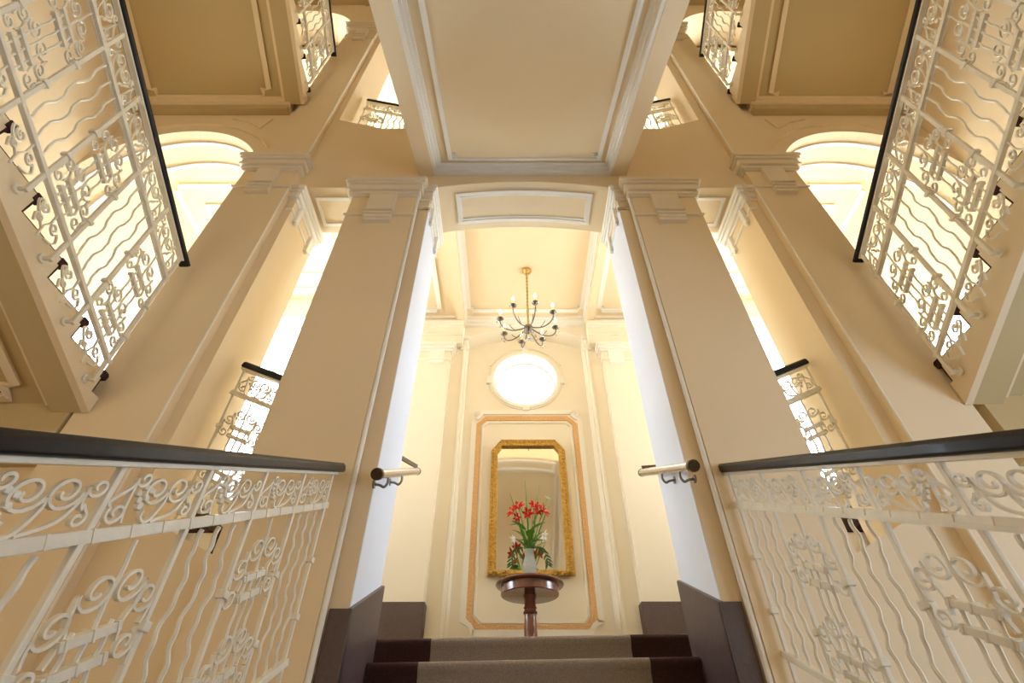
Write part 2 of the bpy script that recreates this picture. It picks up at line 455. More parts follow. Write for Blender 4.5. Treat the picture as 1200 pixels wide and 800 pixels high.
# oculus window
ring = lambda r, y, n=64: [(OC[0]+r*math.cos(2*PI*i/n), y, OC[1]+r*math.sin(2*PI*i/n)) for i in range(n)]
def annulus(mb, r0, r1, ya, yb, n=64):
    a, b_, c_, d_ = ring(r0, ya), ring(r1, ya), ring(r1, yb), ring(r0, yb)
    fs = []
    for i in range(n):
        j = (i+1) % n
        fs += [(i, j, n+j, n+i), (n+i, n+j, 2*n+j, 2*n+i), (2*n+i, 2*n+j, 3*n+j, 3*n+i), (3*n+i, 3*n+j, j, i)]
    mb.add(a+b_+c_+d_, fs)
mb = MB(); 
n_ = 64
mb.add(ring(0.40, YN+0.20), [tuple(range(n_))])
mb.add(ring(0.40, YN+0.215), [tuple(range(n_))])
w = struct(mb.build('window_1', 'pane_round'), 'round overexposed window above the gilt mirror')
mb = MB()
annulus(mb, 0.385, 0.432, YN-0.03, YN+0.01); annulus(mb, 0.425, 0.448, YN-0.018, YN+0.01)
for a in (90, 0, 180, 270):
    a = math.radians(a); c, s_ = math.cos(a), math.sin(a)
    if c*c > 0.5: mb.box(OC[0]+c*0.40, OC[0]+c*0.475, YN-0.035, YN+0.01, OC[1]-0.075, OC[1]+0.035)
    else: mb.box(OC[0]-0.04, OC[0]+0.04, YN-0.035, YN+0.01, OC[1]+s_*0.40, OC[1]+s_*0.47)
mb.build('window_surround', 'mould', w, bevel=0.006)
mb = MB(); annulus(mb, 0.379, 0.3865, YN-0.005, YN+0.19); mb.build('window_lining', 'white', w)  # white ring puts the overexposed glare of the reveal into colour
mb = MB(); annulus(mb, 0.352, 0.384, YN+0.15, YN+0.19); 
mb.build('window_frame', 'white', w)
mb = MB(); mb.box(OC[0]-0.006, OC[0]+0.006, YN+0.16, YN+0.18, OC[1]-0.02, OC[1]+0.36); mb.build('glazing_bar', 'white', w)

# rear windows left and right, both storeys; side windows; hall windows
wn = [1]
def window(x0, x1, y0, y1, z0, z1, axis, mat, label, arch=False, bars=(1, 3)):
    wn[0] += 1
    mb = MB()
    if axis == 'Y': ym = (y0+y1)/2; mb.box(x0, x1, ym-0.005, ym+0.005, z0, z1)
    else: xm = (x0+x1)/2; mb.box(xm-0.005, xm+0.005, y0, y1, z0, z1)
    w = struct(mb.build('window_%d' % wn[0], mat), label)
    mb = MB()
    t = 0.05
    if axis == 'Y':
        for a, b_ in ((x0, x0+t), (x1-t, x1)): mb.box(a, b_, ym-0.03, ym+0.03, z0, z1)
        for a, b_ in ((z0, z0+t), (z1-t, z1)): mb.box(x0, x1, ym-0.03, ym+0.03, a, b_)
        for i in range(1, bars[0]+1): c = x0+(x1-x0)*i/(bars[0]+1); mb.box(c-0.02, c+0.02, ym-0.025, ym+0.025, z0, z1)
        for i in range(1, bars[1]+1): c = z0+(z1-z0)*i/(bars[1]+1); mb.box(x0, x1, ym-0.02, ym+0.02, c-0.012, c+0.012)
    else:
        for a, b_ in ((y0, y0+t), (y1-t, y1)): mb.box(xm-0.03, xm+0.03, a, b_, z0, z1)
        for a, b_ in ((z0, z0+t), (z1-t, z1)): mb.box(xm-0.03, xm+0.03, y0, y1, a, b_)
        for i in range(1, bars[0]+1): c = y0+(y1-y0)*i/(bars[0]+1); mb.box(xm-0.025, xm+0.025, c-0.02, c+0.02, z0, z1)
        for i in range(1, bars[1]+1): c = z0+(z1-z0)*i/(bars[1]+1); mb.box(xm-0.02, xm+0.02, y0, y1, c-0.012, c+0.012)
    mb.build('window_frame', 'white', w)
SW = (2.95, 4.25, 1.45, 2.80)
for s in (-1, 1):
    side = 'left' if s < 0 else 'right'
    x0, x1 = cx_(s, *W1)
    for dz, lv in ((0, 'lower'), (STOREY, 'upper')):
        window(x0, x1, YR+0.16, YR+0.24, WZ[0]+dz, WZ[1]+dz, 'Y', 'pane', 'bright %s window behind the %s pillars' % (lv, side))
        window(s*(XO+0.13)-0.04, s*(XO+0.13)+0.04, SW[0], SW[1], SW[2]+dz, SW[3]+dz, 'X', 'pane_side', 'bright %s side window beyond the %s arch' % (lv, side))

# side walls
HS = (-1.8, 1.2, -1.3, 0.75)
for s, side in ((-1, 'left'), (1, 'right')):
    mb = MB(); xa, xb = s*XO, s*(XO+0.3)
    mb.box(xa, xb, -5.3, HS[0], -1.8, 8.6); mb.box(xa, xb, HS[1], SW[0], -1.8, 8.6); mb.box(xa, xb, HS[0], HS[1], -1.8, HS[2]); mb.box(xa, xb, HS[0], HS[1], HS[3], 8.6);
    window(s*(XO+0.13)-0.04, s*(XO+0.13)+0.04, HS[0], HS[1], HS[2], HS[3], 'X', 'pane_cool' if s > 0 else 'pane_soft', 'low hall window in the %s wall' % side, bars=(3, 1))
    mb.box(xa, xb, SW[1], YR+0.3, -1.8, 8.6)
    mb.box(xa, xb, SW[0], SW[1], -1.8, SW[2]); mb.box(xa, xb, SW[0], SW[1], SW[3], SW[2]+STOREY); mb.box(xa, xb, SW[0], SW[1], SW[3]+STOREY, 8.6)
    struct(mb.build('wall_%s' % side, 'plaster'), 'cream outer wall beside the %s stair flight' % side)
# front wall of the hall (behind the viewer) with tall windows added for fill light
mb = MB()
HW = [(-3.2, -1.9), (-0.9, 0.9), (1.9, 3.2)]
xs = [-XO]+[v for w_ in HW for v in w_]+[XO]
for i in range(0, len(xs), 2): mb.box(xs[i], xs[i+1], -5.3, -5.0, -1.8, 8.6)
for a, b_ in HW:
    mb.box(a, b_, -5.3, -5.0, -1.8, -1.0); mb.box(a, b_, -5.3, -5.0, 1.9, 4.2); mb.box(a, b_, -5.3, -5.0, 7.2, 8.6)
struct(mb.build('wall_front', 'plaster'), 'front wall of the hall with tall windows')
for i, (a, b_) in enumerate(HW):
    for z0_, z1_, lv in ((-1.0, 1.9, 'lower'), (4.2, 7.2, 'upper')):
        window(a, b_, -5.2, -5.12, z0_, z1_, 'Y', 'pane_hall' if lv == 'lower' else 'pane_dim', '%s tall window in the front wall of the hall, %s bay' % (lv, ['left','middle','right'][i]))

# floors and ceilings
mb = MB(); mb.box(-XO, XO, -5.0, YF, -2.0, -1.8); mb.box(-XO, XO, 2.96, YR+0.3, -0.25, 0.0)
struct(mb.build('floor', 'floor'), 'stone floor of the hall and landing')
mb = MB()
for s in (-1, 1):
    x0, x1 = cx_(s, 2.2, XO); mb.box(x0, x1, YB, YR, 0.85, 1.03); mb.box(x0, x1, YB, YR, 0.85+STOREY, 1.03+STOREY)
    mb.box(x0, x1, YF, YB, 0.86, 1.03)
    xa, xb = cx_(s, 2.40, XO-0.003); mb.box(xa, xb, 2.171, YF-0.001, 0.60, 1.03); mb.box(xa, xb, 2.171, YF-0.001, 4.60, 4.90)
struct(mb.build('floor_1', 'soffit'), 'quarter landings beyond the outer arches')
mb = MB()
mb.box(-1.78, 1.78, YB, YR+0.02, ZC, ZC+0.12)
mb.box(-XO, -1.78, YB, YR+0.02, 4.36, 4.48); mb.box(1.78, XO, YB, YR+0.02, 4.36, 4.48)
for s in (-1, 1): mb.box(s*1.78, s*1.80, YB, YR, ZC, 4.48)
mb.box(-XO, XO, YB, YR+0.02, 8.05, 8.15)
# beams along the landing ceiling
for s in (-1, 1):
    mb.box(XR+s*0.77, XR+s*0.865, YB, YR, ZC-0.13, ZC)
struct(mb.build('ceiling', 'plaster'), 'cream coffered ceiling of the landing')
mb = MB(); mb.box(-XO-0.3, XO+0.3, -5.3, YR+0.3, 8.6, 8.8)
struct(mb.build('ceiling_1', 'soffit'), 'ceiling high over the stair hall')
# ceiling mouldings
def frame_loop(x0, x1, y0, y1, z, c=0.0):
    if c == 0: return [(x0,y0,z),(x1,y0,z),(x1,y1,z),(x0,y1,z)]
    return [(x0+c,y0,z),(x1-c,y0,z),(x1-c,y0+c,z),(x1,y0+c,z),(x1,y1-c,z),(x1-c,y1-c,z),(x1-c,y1,z),(x0+c,y1,z),(x0+c,y1-c,z),(x0,y1-c,z),(x0,y0+c,z),(x0+c,y0+c,z)]
PROF = [(-0.02,-0.016),(0.02,-0.016),(0.012,0.010),(-0.012,0.010)]
mb = MB(); mb.sweep(frame_loop(XR-0.71, XR+0.71, YB+0.1, 4.40, ZC-0.006, 0.05), PROF, closed=True)
for s in (-1, 1):
    mb.box(XR+s*0.735, XR+s*0.775, YB, YR, ZC-0.045, ZC); mb.box(XR+s*0.75, XR+s*0.78, YB, YR, ZC-0.09, ZC-0.045)
for k, p in ((0.0, 0.10), (0.04, 0.07), (0.08, 0.04)):
    mb.box(XR-0.77, XR+0.77, YR-p, YR+0.01, ZC-k-0.04, ZC-k)
trim(mb, 'mould', 'ceiling moulding framing the panel the chandelier hangs from')
for s in (-1, 1):
    mb = MB(); x0, x1 = cx_(s, 1.0, 1.70); mb.sweep(frame_loop(x0+XR*0, x1, YB+0.15, YR-0.2, ZC-0.006, 0.05), PROF, closed=True)
    for k, p in ((0.0, 0.10), (0.04, 0.07), (0.08, 0.04)):
        a, b_ = cx_(s, 0.865+s*XR, 1.78); mb.box(a, b_, YR-p, YR+0.01, ZC-k-0.04, ZC-k)
    trim(mb, 'mould', 'ceiling moulding of the %s side bay of the landing' % ('left' if s < 0 else 'right'))
    # quarter-landing ceiling moulding
    mb = MB(); x0, x1 = cx_(s, 2.0, 3.8); mb.sweep(frame_loop(x0, x1, YB+0.2, YR-0.2, 4.354, 0.06), PROF, closed=True)
    mb.sweep(frame_loop(x0+0.25, x1-0.25, YB+0.45, YR-0.45, 4.354), PROF, closed=True)
    trim(mb, 'mould', 'ceiling moulding beyond the %s outer arch' % ('left' if s < 0 else 'right'))
    # cross arch between landing and quarter landing
    yc = (YB+YR)/2; ry = (YR-YB)/2
    cur = arc(yc, 3.55, ry, 0.28, 0, PI, 24)
    mb = MB(); mb.prism(cur+[(YB, 4.36), (YR, 4.36)], 'X', s*1.74, s*1.95)
    trim(mb, 'wallcream', 'shallow cross arch between landing and %s quarter landing' % ('left' if s < 0 else 'right'))

# rear pilasters, entablature, dado
for s, side in ((-1, 'left'), (1, 'right')):
    a, b_ = XR+s*0.905, s*1.62
    x0, x1 = min(a, b_), max(a, b_)
    mb = MB(); mb.box(x0, x1, YR-0.10, YR+0.01, 0, 3.45)
    root = struct(mb.build('pillar_%d' % (4+(1 if s < 0 else 2)), 'wallcream'), 'shallow cream pilaster on the rear wall, %s of the mirror' % side)
    mb = MB()
    for z0_, z1_, p in ((0,-0.05,0.06),(-0.05,-0.09,0.045),(-0.09,-0.12,0.025)): mb.box(x0-p, x1+p, YR-0.10-p, YR+0.01, 3.45+z1_, 3.45+z0_)
    mb.box(x0-0.012, x1+0.012, YR-0.115, YR, 3.20, 3.225)
    cap = mb.build('capital', 'mould', root, bevel=0.005)
    c = XR+s*1.06
    mb = MB(); mb.box(c-0.085, c+0.085, YR-0.135, YR-0.09, 3.14, 3.33); mb.box(c-0.092, c+0.092, YR-0.145, YR-0.09, 3.19, 3.205); mb.build('console', 'mould', cap, bevel=0.004)
    mb = MB()
    # entablature above
    for z0_, z1_, p in ((3.47,3.60,0.10),(3.60,3.625,0.125),(3.63,3.74,0.11),(3.74,3.77,0.15),(3.77,3.80,0.17)):
        mb.box(XR+s*0.77, s*1.78, YR-p, YR+0.01, z0_, z1_)
    trim(mb, 'wallcream', 'entablature bands over the %s rear pilaster' % side, bevel=0.005)
    mb = MB()
    mb.box(XR+s*0.735, XR+s*0.765, YR-0.02, YR+0.01, 0, 3.6)
    mb.box(XR+s*0.70, XR+s*0.80, YR-0.03, YR+0.01, 3.44, 3.47); mb.box(XR+s*0.70, XR+s*0.80, YR-0.04, YR+0.01, 3.62, 3.66)
    trim(mb, 'mould', 'slim vertical moulding at the %s edge of the mirror niche' % side, bevel=0.004)
    mb = MB(); mb.box(XR+s*0.89, s*1.64, YR-0.12, YR-0.0, 0, 0.585)
    struct(mb.build('baseboard_rear_%s' % side, 'dado', bevel=0.005), 'dark brown dado at the foot of the %s rear pilaster' % side)
# little arc moulding over oculus
mb = MB()
pts = [(XR+0.52*math.sin(t), YN-0.006, 3.05+0.62*math.cos(t)) for t in [(-1.0+2.0*i/24) for i in range(25)]]
mb._bar(pts, (0,1,0), 0.016, 0.02)
trim(mb, 'mould', 'thin curved moulding over the round window')

# stucco panel with apricot band around mirror
def fixed_loop(hw, z0, z1, c, n=6):
    # clockwise loop from the upper-right corner with concave corners
    L = []
    def corner(cx, cz, a0, a1):
        for i in range(n+1):
            a = a0+(a1-a0)*i/n; L.append((cx+c*math.cos(a), YN-0.006, cz+c*math.sin(a)))
    corner(XR+hw, z1, PI, 1.5*PI)
    corner(XR+hw, z0, 0.5*PI, PI)
    corner(XR-hw, z0, 0, 0.5*PI)
    corner(XR-hw, z1, -0.5*PI, 0)
    return L
mb = MB(); mb.sweep(fixed_loop(0.60, 0.425, 2.68, 0.085), [(-0.02,-0.012),(0.02,-0.012),(0.02,0.012),(-0.02,0.012)], up=Vector((0,1,0)), closed=True)
mb.sweep(fixed_loop(0.497, 0.51, 2.545, 0.06, 1), [(-0.009,-0.008),(0.009,-0.008),(0.009,0.012),(-0.009,0.012)], up=Vector((0,1,0)), closed=True)
for s in (-1, 1):
    for k in range(6):
        a = k*PI/3; mb.ball((XR+s*0.575+0.022*math.cos(a), YN-0.01, 2.665+0.022*math.sin(a)), 0.018, 8)
    mb.ball((XR+s*0.575, YN-0.02, 2.665), 0.02, 8)
pn = trim(mb, 'mould', 'white stucco frame with notched corners around the gilt mirror')
mb = MB(); mb.sweep(fixed_loop(0.55, 0.468, 2.60, 0.085, 1), [(-0.027,-0.008),(0.027,-0.008),(0.027,0.008),(-0.027,0.008)], up=Vector((0,1,0)), closed=True)
o = mb.build('ornament_band', 'orange', pn); o['label'] = 'apricot ornamented band'

# ------------------------------------------------------------------ mirror
mx, mz0, mz1, hw = XR+0.004, 0.872, 2.288, 0.395
root = empty('wall_mirror', (mx, YN, mz0), 'tall gilt framed mirror with clipped upper corners hanging in the niche', 'mirror')
def mloop(h, z0, z1, c):
    return [(mx-h, YN-0.03, z0), (mx+h, YN-0.03, z0), (mx+h, YN-0.03, z1-c), (mx+h-c*0.75, YN-0.03, z1), (mx-h+c*0.75, YN-0.03, z1), (mx-h, YN-0.03, z1-c)]
mb = MB()
mb.sweep(mloop(hw-0.032, mz0+0.032, mz1-0.032, 0.10), [(-0.032,-0.028),(0.032,-0.028),(0.032,0.0),(0.022,0.022),(0.0,0.014),(-0.018,0.026),(-0.032,0.01)], up=Vector((0,1,0)), closed=True)
fr = mb.build('frame', 'gold', root, smooth=False)
# carved beads and corner leaves
mb = MB()
lp = mloop(hw-0.022, mz0+0.022, mz1-0.022, 0.10)
for i in range(6):
    a, b_ = Vector(lp[i]), Vector(lp[(i+1) % 6]); n = max(2, int((b_-a).length/0.035))
    for k in range(n):
        p = a.lerp(b_, k/n); mb.ball((p.x, YN-0.055, p.z), 0.013, 6)
for s in (-1, 1):
    for k in range(7):
        mb.ball((mx+s*(hw-0.02-0.024*k), YN-0.06, mz0+0.03+0.012*math.sin(k*1.3)), 0.022-0.0015*k, 8)
        mb.ball((mx+s*(hw-0.03), YN-0.06, mz0+0.03+0.024*k), 0.022-0.0015*k, 8)
mb.build('carved_ornament', 'gold', fr, smooth=True)
mb = MB(); lp = mloop(hw-0.05, mz0+0.05, mz1-0.05, 0.085); mb.add([(x, YN-0.018, z) for x, y, z in lp]+[(x, YN-0.008, z) for x, y, z in lp], [(0,1,2,3,4,5),(11,10,9,8,7,6)]+[(i,(i+1)%6,6+(i+1)%6,6+i) for i in range(6)])
mb.build('mirror_glass', 'mirror', root)

# ------------------------------------------------------------------ central stairs and carpet
RUN, RISE, Y0 = 0.343, 0.163, 2.966
prof = []
nst = 11
yq, zq = Y0, 0.0
prof.append((YR-1.2, 0.0))
for i in range(nst):
    prof.append((Y0-i*RUN, -i*RISE)); prof.append((Y0-i*RUN, -(i+1)*RISE))
prof.append((Y0-nst*RUN, -nst*RISE)); 
under = [(Y0-nst*RUN, -nst*RISE-0.02), (Y0-nst*RUN+0.5, -nst*RISE-0.02), (Y0, -0.30), (YR-1.2, -0.30)]
def roundsteps(off, rad=0.022, n=5):
    """carpet outline following the steps with rounded nosings"""
    pts = [(YR-1.2, off)]
    for i in range(nst):
        y, z = Y0-i*RUN-off, -i*RISE+off
        cxx, cz = y+rad-0.012, z-rad
        for k in range(n+1):
            a = PI/2+PI*0.5*k/n; pts.append((cxx+rad*math.cos(a), cz+rad*math.sin(a)))
        pts.append((y-0.008+0.004, z-rad-0.02)); pts.append((y+0.006, z-0.06))
        pts.append((y+0.006, -(i+1)*RISE+off))
    return pts
mb = MB(); mb.prism(prof+under, 'X', -0.80, 0.80)
st = struct(mb.build('floor_2', 'floor'), 'masonry steps hidden under the brown carpet')
for s in (-1, 1):
    zt = lambda y: -(Y0-y)*RISE/RUN
    mb = MB(); mb.prism([(2.18, zt(2.18)-0.02), (-0.75, zt(-0.75)-0.02), (-0.75, -1.82), (-0.2, -1.82), (2.18, zt(2.18)-0.42)], 'X', s*0.80, s*0.97)
    trim(mb, 'plaster', 'plaster string under the %s stair railing' % ('left' if s < 0 else 'right'))
rt = roundsteps(0.012)
mb = MB()
def carpet(x0, x1, off, rad):
    o = roundsteps(off, rad); i_ = roundsteps(0.0005, rad)
    n = len(o); vs = []
    for x in (x0, x1):
        for (y, z) in o: vs.append((x, y, z+0.0125*x/0.83))
        for (y, z) in i_: vs.append((x, y, z+0.0125*x/0.83))
    fs = []
    for k in range(n-1):
        fs += [(k, k+1, 2*n+k+1, 2*n+k), (n+k, 3*n+k, 3*n+k+1, n+k+1), (k, n+k, n+k+1, k+1), (2*n+k, 2*n+k+1, 3*n+k+1, 3*n+k)]
    fs += [(0, 2*n, 3*n, n), (n-1, 2*n-1, 4*n-1, 3*n-1)]
    return vs, fs
mb.add(*carpet(-0.742, -0.5155, 0.014, 0.024)); mb.add(*carpet(0.5155, 0.742, 0.014, 0.024)); 
mb2 = MB(); mb2.add(*carpet(-0.5160, 0.5160, 0.014, 0.024))
root = empty('stair_carpet', (0, Y0, 0), 'dark brown stair carpet with a wide taupe centre stripe on the central steps', 'carpet')
mb.build('dark_border', 'carpet', root, smooth=True); o = mb2.build('centre_stripe', 'stripe', root, smooth=True); o['label'] = 'taupe centre stripe'
# landing-side ends of the top step
mb = MB()
mb.prism([(y, z+0.0118) for y, z in roundsteps(0.014, 0.024)[:8]]+[(Y0-0.0, -0.16), (YR-1.2, -0.16)], 'X', 0.742, 0.90)
mb.build('top_step_end', 'carpet', root)
mb = MB(); mb.prism([(y, z-0.012) for y, z in roundsteps(0.014, 0.024)[:8]]+[(Y0-0.0, -0.16), (YR-1.2, -0.16)], 'X', -0.90, -0.742)
mb.build('top_step_end', 'carpet', root, smooth=False)

# ------------------------------------------------------------------ railings
def spiral(c, r, a0, turns, sgn, n=26, r_in=0.22):
    """points from the inner end outward, finishing at angle a0 on radius r"""
    out = []
    for i in range(n+1):
        t = i/n; rr = r*(r_in+(1-r_in)*t**0.9); a = a0-sgn*2*PI*turns*(1-t)
        out.append((c[0]+rr*math.cos(a), c[1]+rr*math.sin(a)))
    return out
def curl(c, r, a0, sgn, tail, turns=1.45):
    sp = spiral(c, r, a0, turns, sgn)
    if not tail: return sp
    return sp[:-1]+catmull([sp[-1]]+list(tail), 5)

def railing(O, d, g, n, w, H1, H2, first_scroll, label, cat='railing', group=None, brackets=0.0, hand='black', mir=1, hand_over=(0.06, 0.3), hand_w=0.062, thick=1.0, post_w=0.0145, rosette=0.0, nside=None, tab_end=False, foot=None):
    """O: underside of the handrail at s=0; d: horizontal unit direction; g: slope dz/ds; n bays of width w.
    H1: depth of frieze, H2: depth of the lower bar. (s,t)->O+d*s+z*(g*s+t)"""
    O = Vector(O); d = Vector(d).normalized(); nor = d.cross(Vector((0,0,1)))
    if nside is not None and nor.dot(Vector(nside)) < 0: nor = -nor
    root = empty('stair_railing', (O.x, O.y, O.z-H2), label, cat, group)
    def P(s, t, q=0.0): return O+d*s+Vector((0,0,g*s+t))+nor*q
    L = n*w
    # handrail
    mb = MB()
    hw = hand_w/2
    prof = [(-hw,0.006),(-hw*0.8,0.0),(hw*0.8,0.0),(hw,0.006),(hw,0.030),(hw*0.7,0.042),(-hw*0.7,0.042),(-hw,0.030)]
    mb.sweep([P(-hand_over[0], 0), P(L+hand_over[1], 0)], prof)
    mb.build('handrail', hand, root, smooth=False, bevel=0.003)
    # flat rails
    def flat(t, h, wd, name, e0=0.02, e1=0.02):
        mb = MB(); mb._bar([P(-e0, t-h/2), P(L+e1, t-h/2)], nor, h, wd)
        return mb.build(name, 'iron', root, bevel=0.002)
    flat(0.0, 0.012, 0.035, 'top_rail')
    mb = MB(); mb._bar([P(-0.02, -H1), P(L+0.02, -H1)], nor, 0.024, 0.022)
    for i in range(int(L/0.09)):
        s0 = 0.045+i*0.09
        mb._bar([P(s0-0.003, -H1), P(s0+0.003, -H1)], nor, 0.0275, 0.026)
    m1 = mb.build('frieze_rail', 'iron', root)
    mb = MB(); mb._bar([P(-0.02, -H1-0.012, 0.012), P(L+0.02, -H1-0.012, 0.012)], nor, 0.012, 0.006); mb.build('bead', 'iron', m1)
    b1 = flat(-H2, 0.022, 0.026, 'bottom_rail')
    # posts: one mesh, copied along
    zlow = -H2-(foot if foot else 0.03)
    def put(mesh_o, s):
        c = mesh_o.copy(); COL.objects.link(c); c.parent = root
        c.location = Vector(mesh_o.location)+d*s+Vector((0,0,g*s)); return c
    mb = MB(); mb._bar([P(0, 0.0), P(0, zlow)], nor, post_w, post_w)
    post0 = mb.build('post', 'iron', root, bevel=0.002)
    def collar(par_s, t):
        mb = MB(); mb.box(-0.5, 0.5, -0.5, 0.5, -0.5, 0.5)
        return None
    posts = [post0]+[put(post0, w*i) for i in range(1, n+1)]
    # collars on posts
    span = H2-H1
    col = []
    for t in (-H1-0.40*span, -H1-0.76*span):
        mb = MB(); c = P(0, t); q = post_w*0.95
        vs = []
        for a, b_, z in ((-1,-1,-1),(1,-1,-1),(1,1,-1),(-1,1,-1),(-1,-1,1),(1,-1,1),(1,1,1),(-1,1,1)):
            vs.append(c+d*a*q+nor*b_*q+Vector((0,0,z*0.011)))
        mb.add(vs, [(0,3,2,1),(4,5,6,7),(0,1,5,4),(1,2,6,5),(2,3,7,6),(3,0,4,7)])
        col.append(mb.build('collar', 'iron', post0, bevel=0.002))
    for p in posts[1:]:
        for c0 in col:
            c = c0.copy(); COL.objects.link(c); c.parent = p; c.location = c0.location
    if rosette:
        # bars carrying each post sideways to the string, ending in a round rosette
        mb = MB()
        p = P(0, zlow+0.015)
        mb.tube([p, p+nor*rosette], 0.011*thick, 8, up=Vector((0,0,1)))
        mb.tube([p+nor*(rosette-0.012), p+nor*(rosette-0.002)], 0.023, 14, up=Vector((0,0,1)))
        r0 = mb.build('rosette', 'iron', post0, smooth=True)
        for p_ in posts[1:]:
            c = r0.copy(); COL.objects.link(c); c.parent = p_; c.location = r0.location
    TH, WD = 0.0062*thick, 0.010*thick
    def strokes(lines, s0, name, th=TH, wd=WD, par=root):
        mb = MB()
        for ln in lines:
            pts = [P(s0+(mir*(x-w/2)+w/2), t) for x, t in ln]
            mb._bar(pts, nor, th, wd)
        return mb.build(name, 'iron', par, smooth=True, angle=50)
    # frieze scrolls (one mesh copied to each bay)
    h = H1-0.012
    def fr(x, y): return (x*w, -0.014-(1-y)*(h-0.018))     # y: 0 bottom 1 top
    R_ = min(h*0.27, w*0.16)
    f = []
    f.append(curl(fr(0.15, 0.22), R_*0.62, math.radians(150), -1, [fr(0.045, 0.42), fr(0.16, 0.62), fr(0.19, 0.72)], 1.3))
    f.append(curl(fr(0.265, 0.80), R_*0.5, math.radians(175), -1, [fr(0.20, 0.55), fr(0.21, 0.25), fr(0.24, 0.03)], 1.1))
    f.append(curl(fr(0.44, 0.60), R_*0.92, math.radians(-10), 1, [fr(0.575, 0.35), fr(0.52, 0.08), fr(0.46, 0.0), fr(0.40, 0.10), fr(0.40, 0.22)], 1.5))
    f.append(curl(fr(0.68, 0.60), R_*0.92, math.radians(0), 1, [fr(0.80, 0.42), fr(0.72, 0.14), fr(0.52, 0.0)], 1.5))
    f.append(curl(fr(0.90, 0.66), R_*0.55, math.radians(170), -1, [fr(0.825, 0.45), fr(0.86, 0.30)], 1.2))
    f.append(curl(fr(0.865, 0.17), R_*0.42, math.radians(60), 1, [fr(0.85, 0.40)], 1.1))
    f0 = strokes(f, 0, 'frieze_scroll')
    # leaf flower in the frieze
    mb = MB()
    for a in range(5):
        an = a*2*PI/5+0.5; cpt = fr(0.335, 0.52)
        mb.ball(P(mir*(cpt[0]+0.016*math.cos(an)-w/2)+w/2, cpt[1]+0.016*math.sin(an)), 0.0085, 6)
    cpt = fr(0.345, 0.30); mb.ball(P(mir*(cpt[0]-w/2)+w/2, cpt[1]), 0.011, 6)
    lf0 = mb.build('leaf_ornament', 'iron', f0, smooth=True)
    for i in range(1, n):
        c = put(f0, w*i); l = lf0.copy(); COL.objects.link(l); l.parent = c; l.location = lf0.location
    # main panels
    T0 = -H1-0.024
    S = span-0.024
    def wavy(x, ph):
        pts = []
        for k in range(57):
            t = k/56; env = min(1, t*6, (1-t)*6)
            pts.append((x*w+0.011*env*math.sin(2*PI*(t*2.6)+ph), T0-S*t))
        return pts
    def tw(par_s0, x, ph):
        mb = MB(); pts = [P(par_s0+a, t, 0.003*math.sin(k*0.9)) for k, (a, t) in enumerate(wavy(x, ph))]
        mb.tube(pts, 0.0062*thick, 6, up=nor); return mb.build('wavy_bar', 'iron', root, smooth=True)
    wav0 = None; scr = None
    for i in range(n):
        is_scroll = (i % 2 == 0) == first_scroll
        if not is_scroll:
            if wav0 is None:
                wav0 = (i, [tw(i*w, x, ph) for x, ph in ((0.25, 0.0), (0.5, 0.25), (0.75, 0.5))])
            else:
                for o_ in wav0[1]: put(o_, (i-wav0[0])*w)
        else:
            if scr is None:
                parts = []
                def panel(top, k):
                    def q(x, y): return (x*w, top-(1-y)*k)
                    r1, r2, r3 = 0.105*w*1.35, 0.088*w*1.35, 0.08*w*1.35
                    ls = []
                    ls.append(curl(q(0.375, 0.80), r1, math.radians(178), -1, [q(0.24, 0.58), q(0.28, 0.42), q(0.24, 0.20)], 1.4))
                    ls.append(curl(q(0.655, 0.80), r1, math.radians(2), 1, [q(0.80, 0.58), q(0.74, 0.42), q(0.76, 0.20)], 1.4))
                    ls.append(curl(q(0.165, 0.55), r2, math.radians(200), -1, [q(0.05, 0.42), q(0.07, 0.28)], 1.35))
                    ls.append(curl(q(0.87, 0.60), r2, math.radians(-20), 1, [q(0.955, 0.44), q(0.93, 0.30)], 1.35))
                    ls.append(curl(q(0.14, 0.14), r3, math.radians(130), -1, [q(0.035, 0.10), q(0.03, -0.10)], 1.3))
                    ls.append(curl(q(0.865, 0.14), r3, math.radians(50), 1, [q(0.965, 0.10), q(0.97, -0.10)], 1.3))
                    return ls, [(q(0.27, 0.36), q(0.74, 0.36)), (q(0.27, 0.08), q(0.74, 0.08))]
                for top, k in ((T0-S*0.10, S*0.36), (T0-S*0.60, S*0.34)):
                    ls, pls = panel(top, k)
                    so = strokes(ls, i*w, 'scroll_panel', TH*1.05, WD*1.05)
                    mb = MB()
                    for a, b_ in pls:
                        mb._bar([P(i*w+a[0], a[1]), P(i*w+b_[0], b_[1])], nor, 0.018*thick, 0.022*thick)
                        for fx in (0.08, 0.5, 0.92):
                            s_ = i*w+a[0]+(b_[0]-a[0])*fx
                            mb._bar([P(s_-0.003, a[1]), P(s_+0.003, a[1])], nor, 0.024*thick, 0.028*thick)
                    pl = mb.build('plate', 'iron', so, bevel=0.001)
                    parts.append((so, pl))
                bars = []
                for x, ta, tb in ((0.5, 0.0, 1.0), (0.35, 0.30, 1.0), (0.65, 0.30, 1.0)):
                    mb = MB(); pts = [P(i*w+x*w+0.0015*math.sin(k*1.1), T0-S*(ta+(tb-ta)*k/30), 0.0015*math.cos(k*1.1)) for k in range(31)]
                    mb.tube(pts, 0.0055*thick, 6, up=nor); bars.append(mb.build('straight_bar', 'iron', root, smooth=True))
                scr = (i, parts, bars)
            else:
                dlt = (i-scr[0])*w
                for so, pl in scr[1]:
                    c = put(so, dlt); p2 = pl.copy(); COL.objects.link(p2); p2.parent = c; p2.location = pl.location
                for o_ in scr[2]: put(o_, dlt)
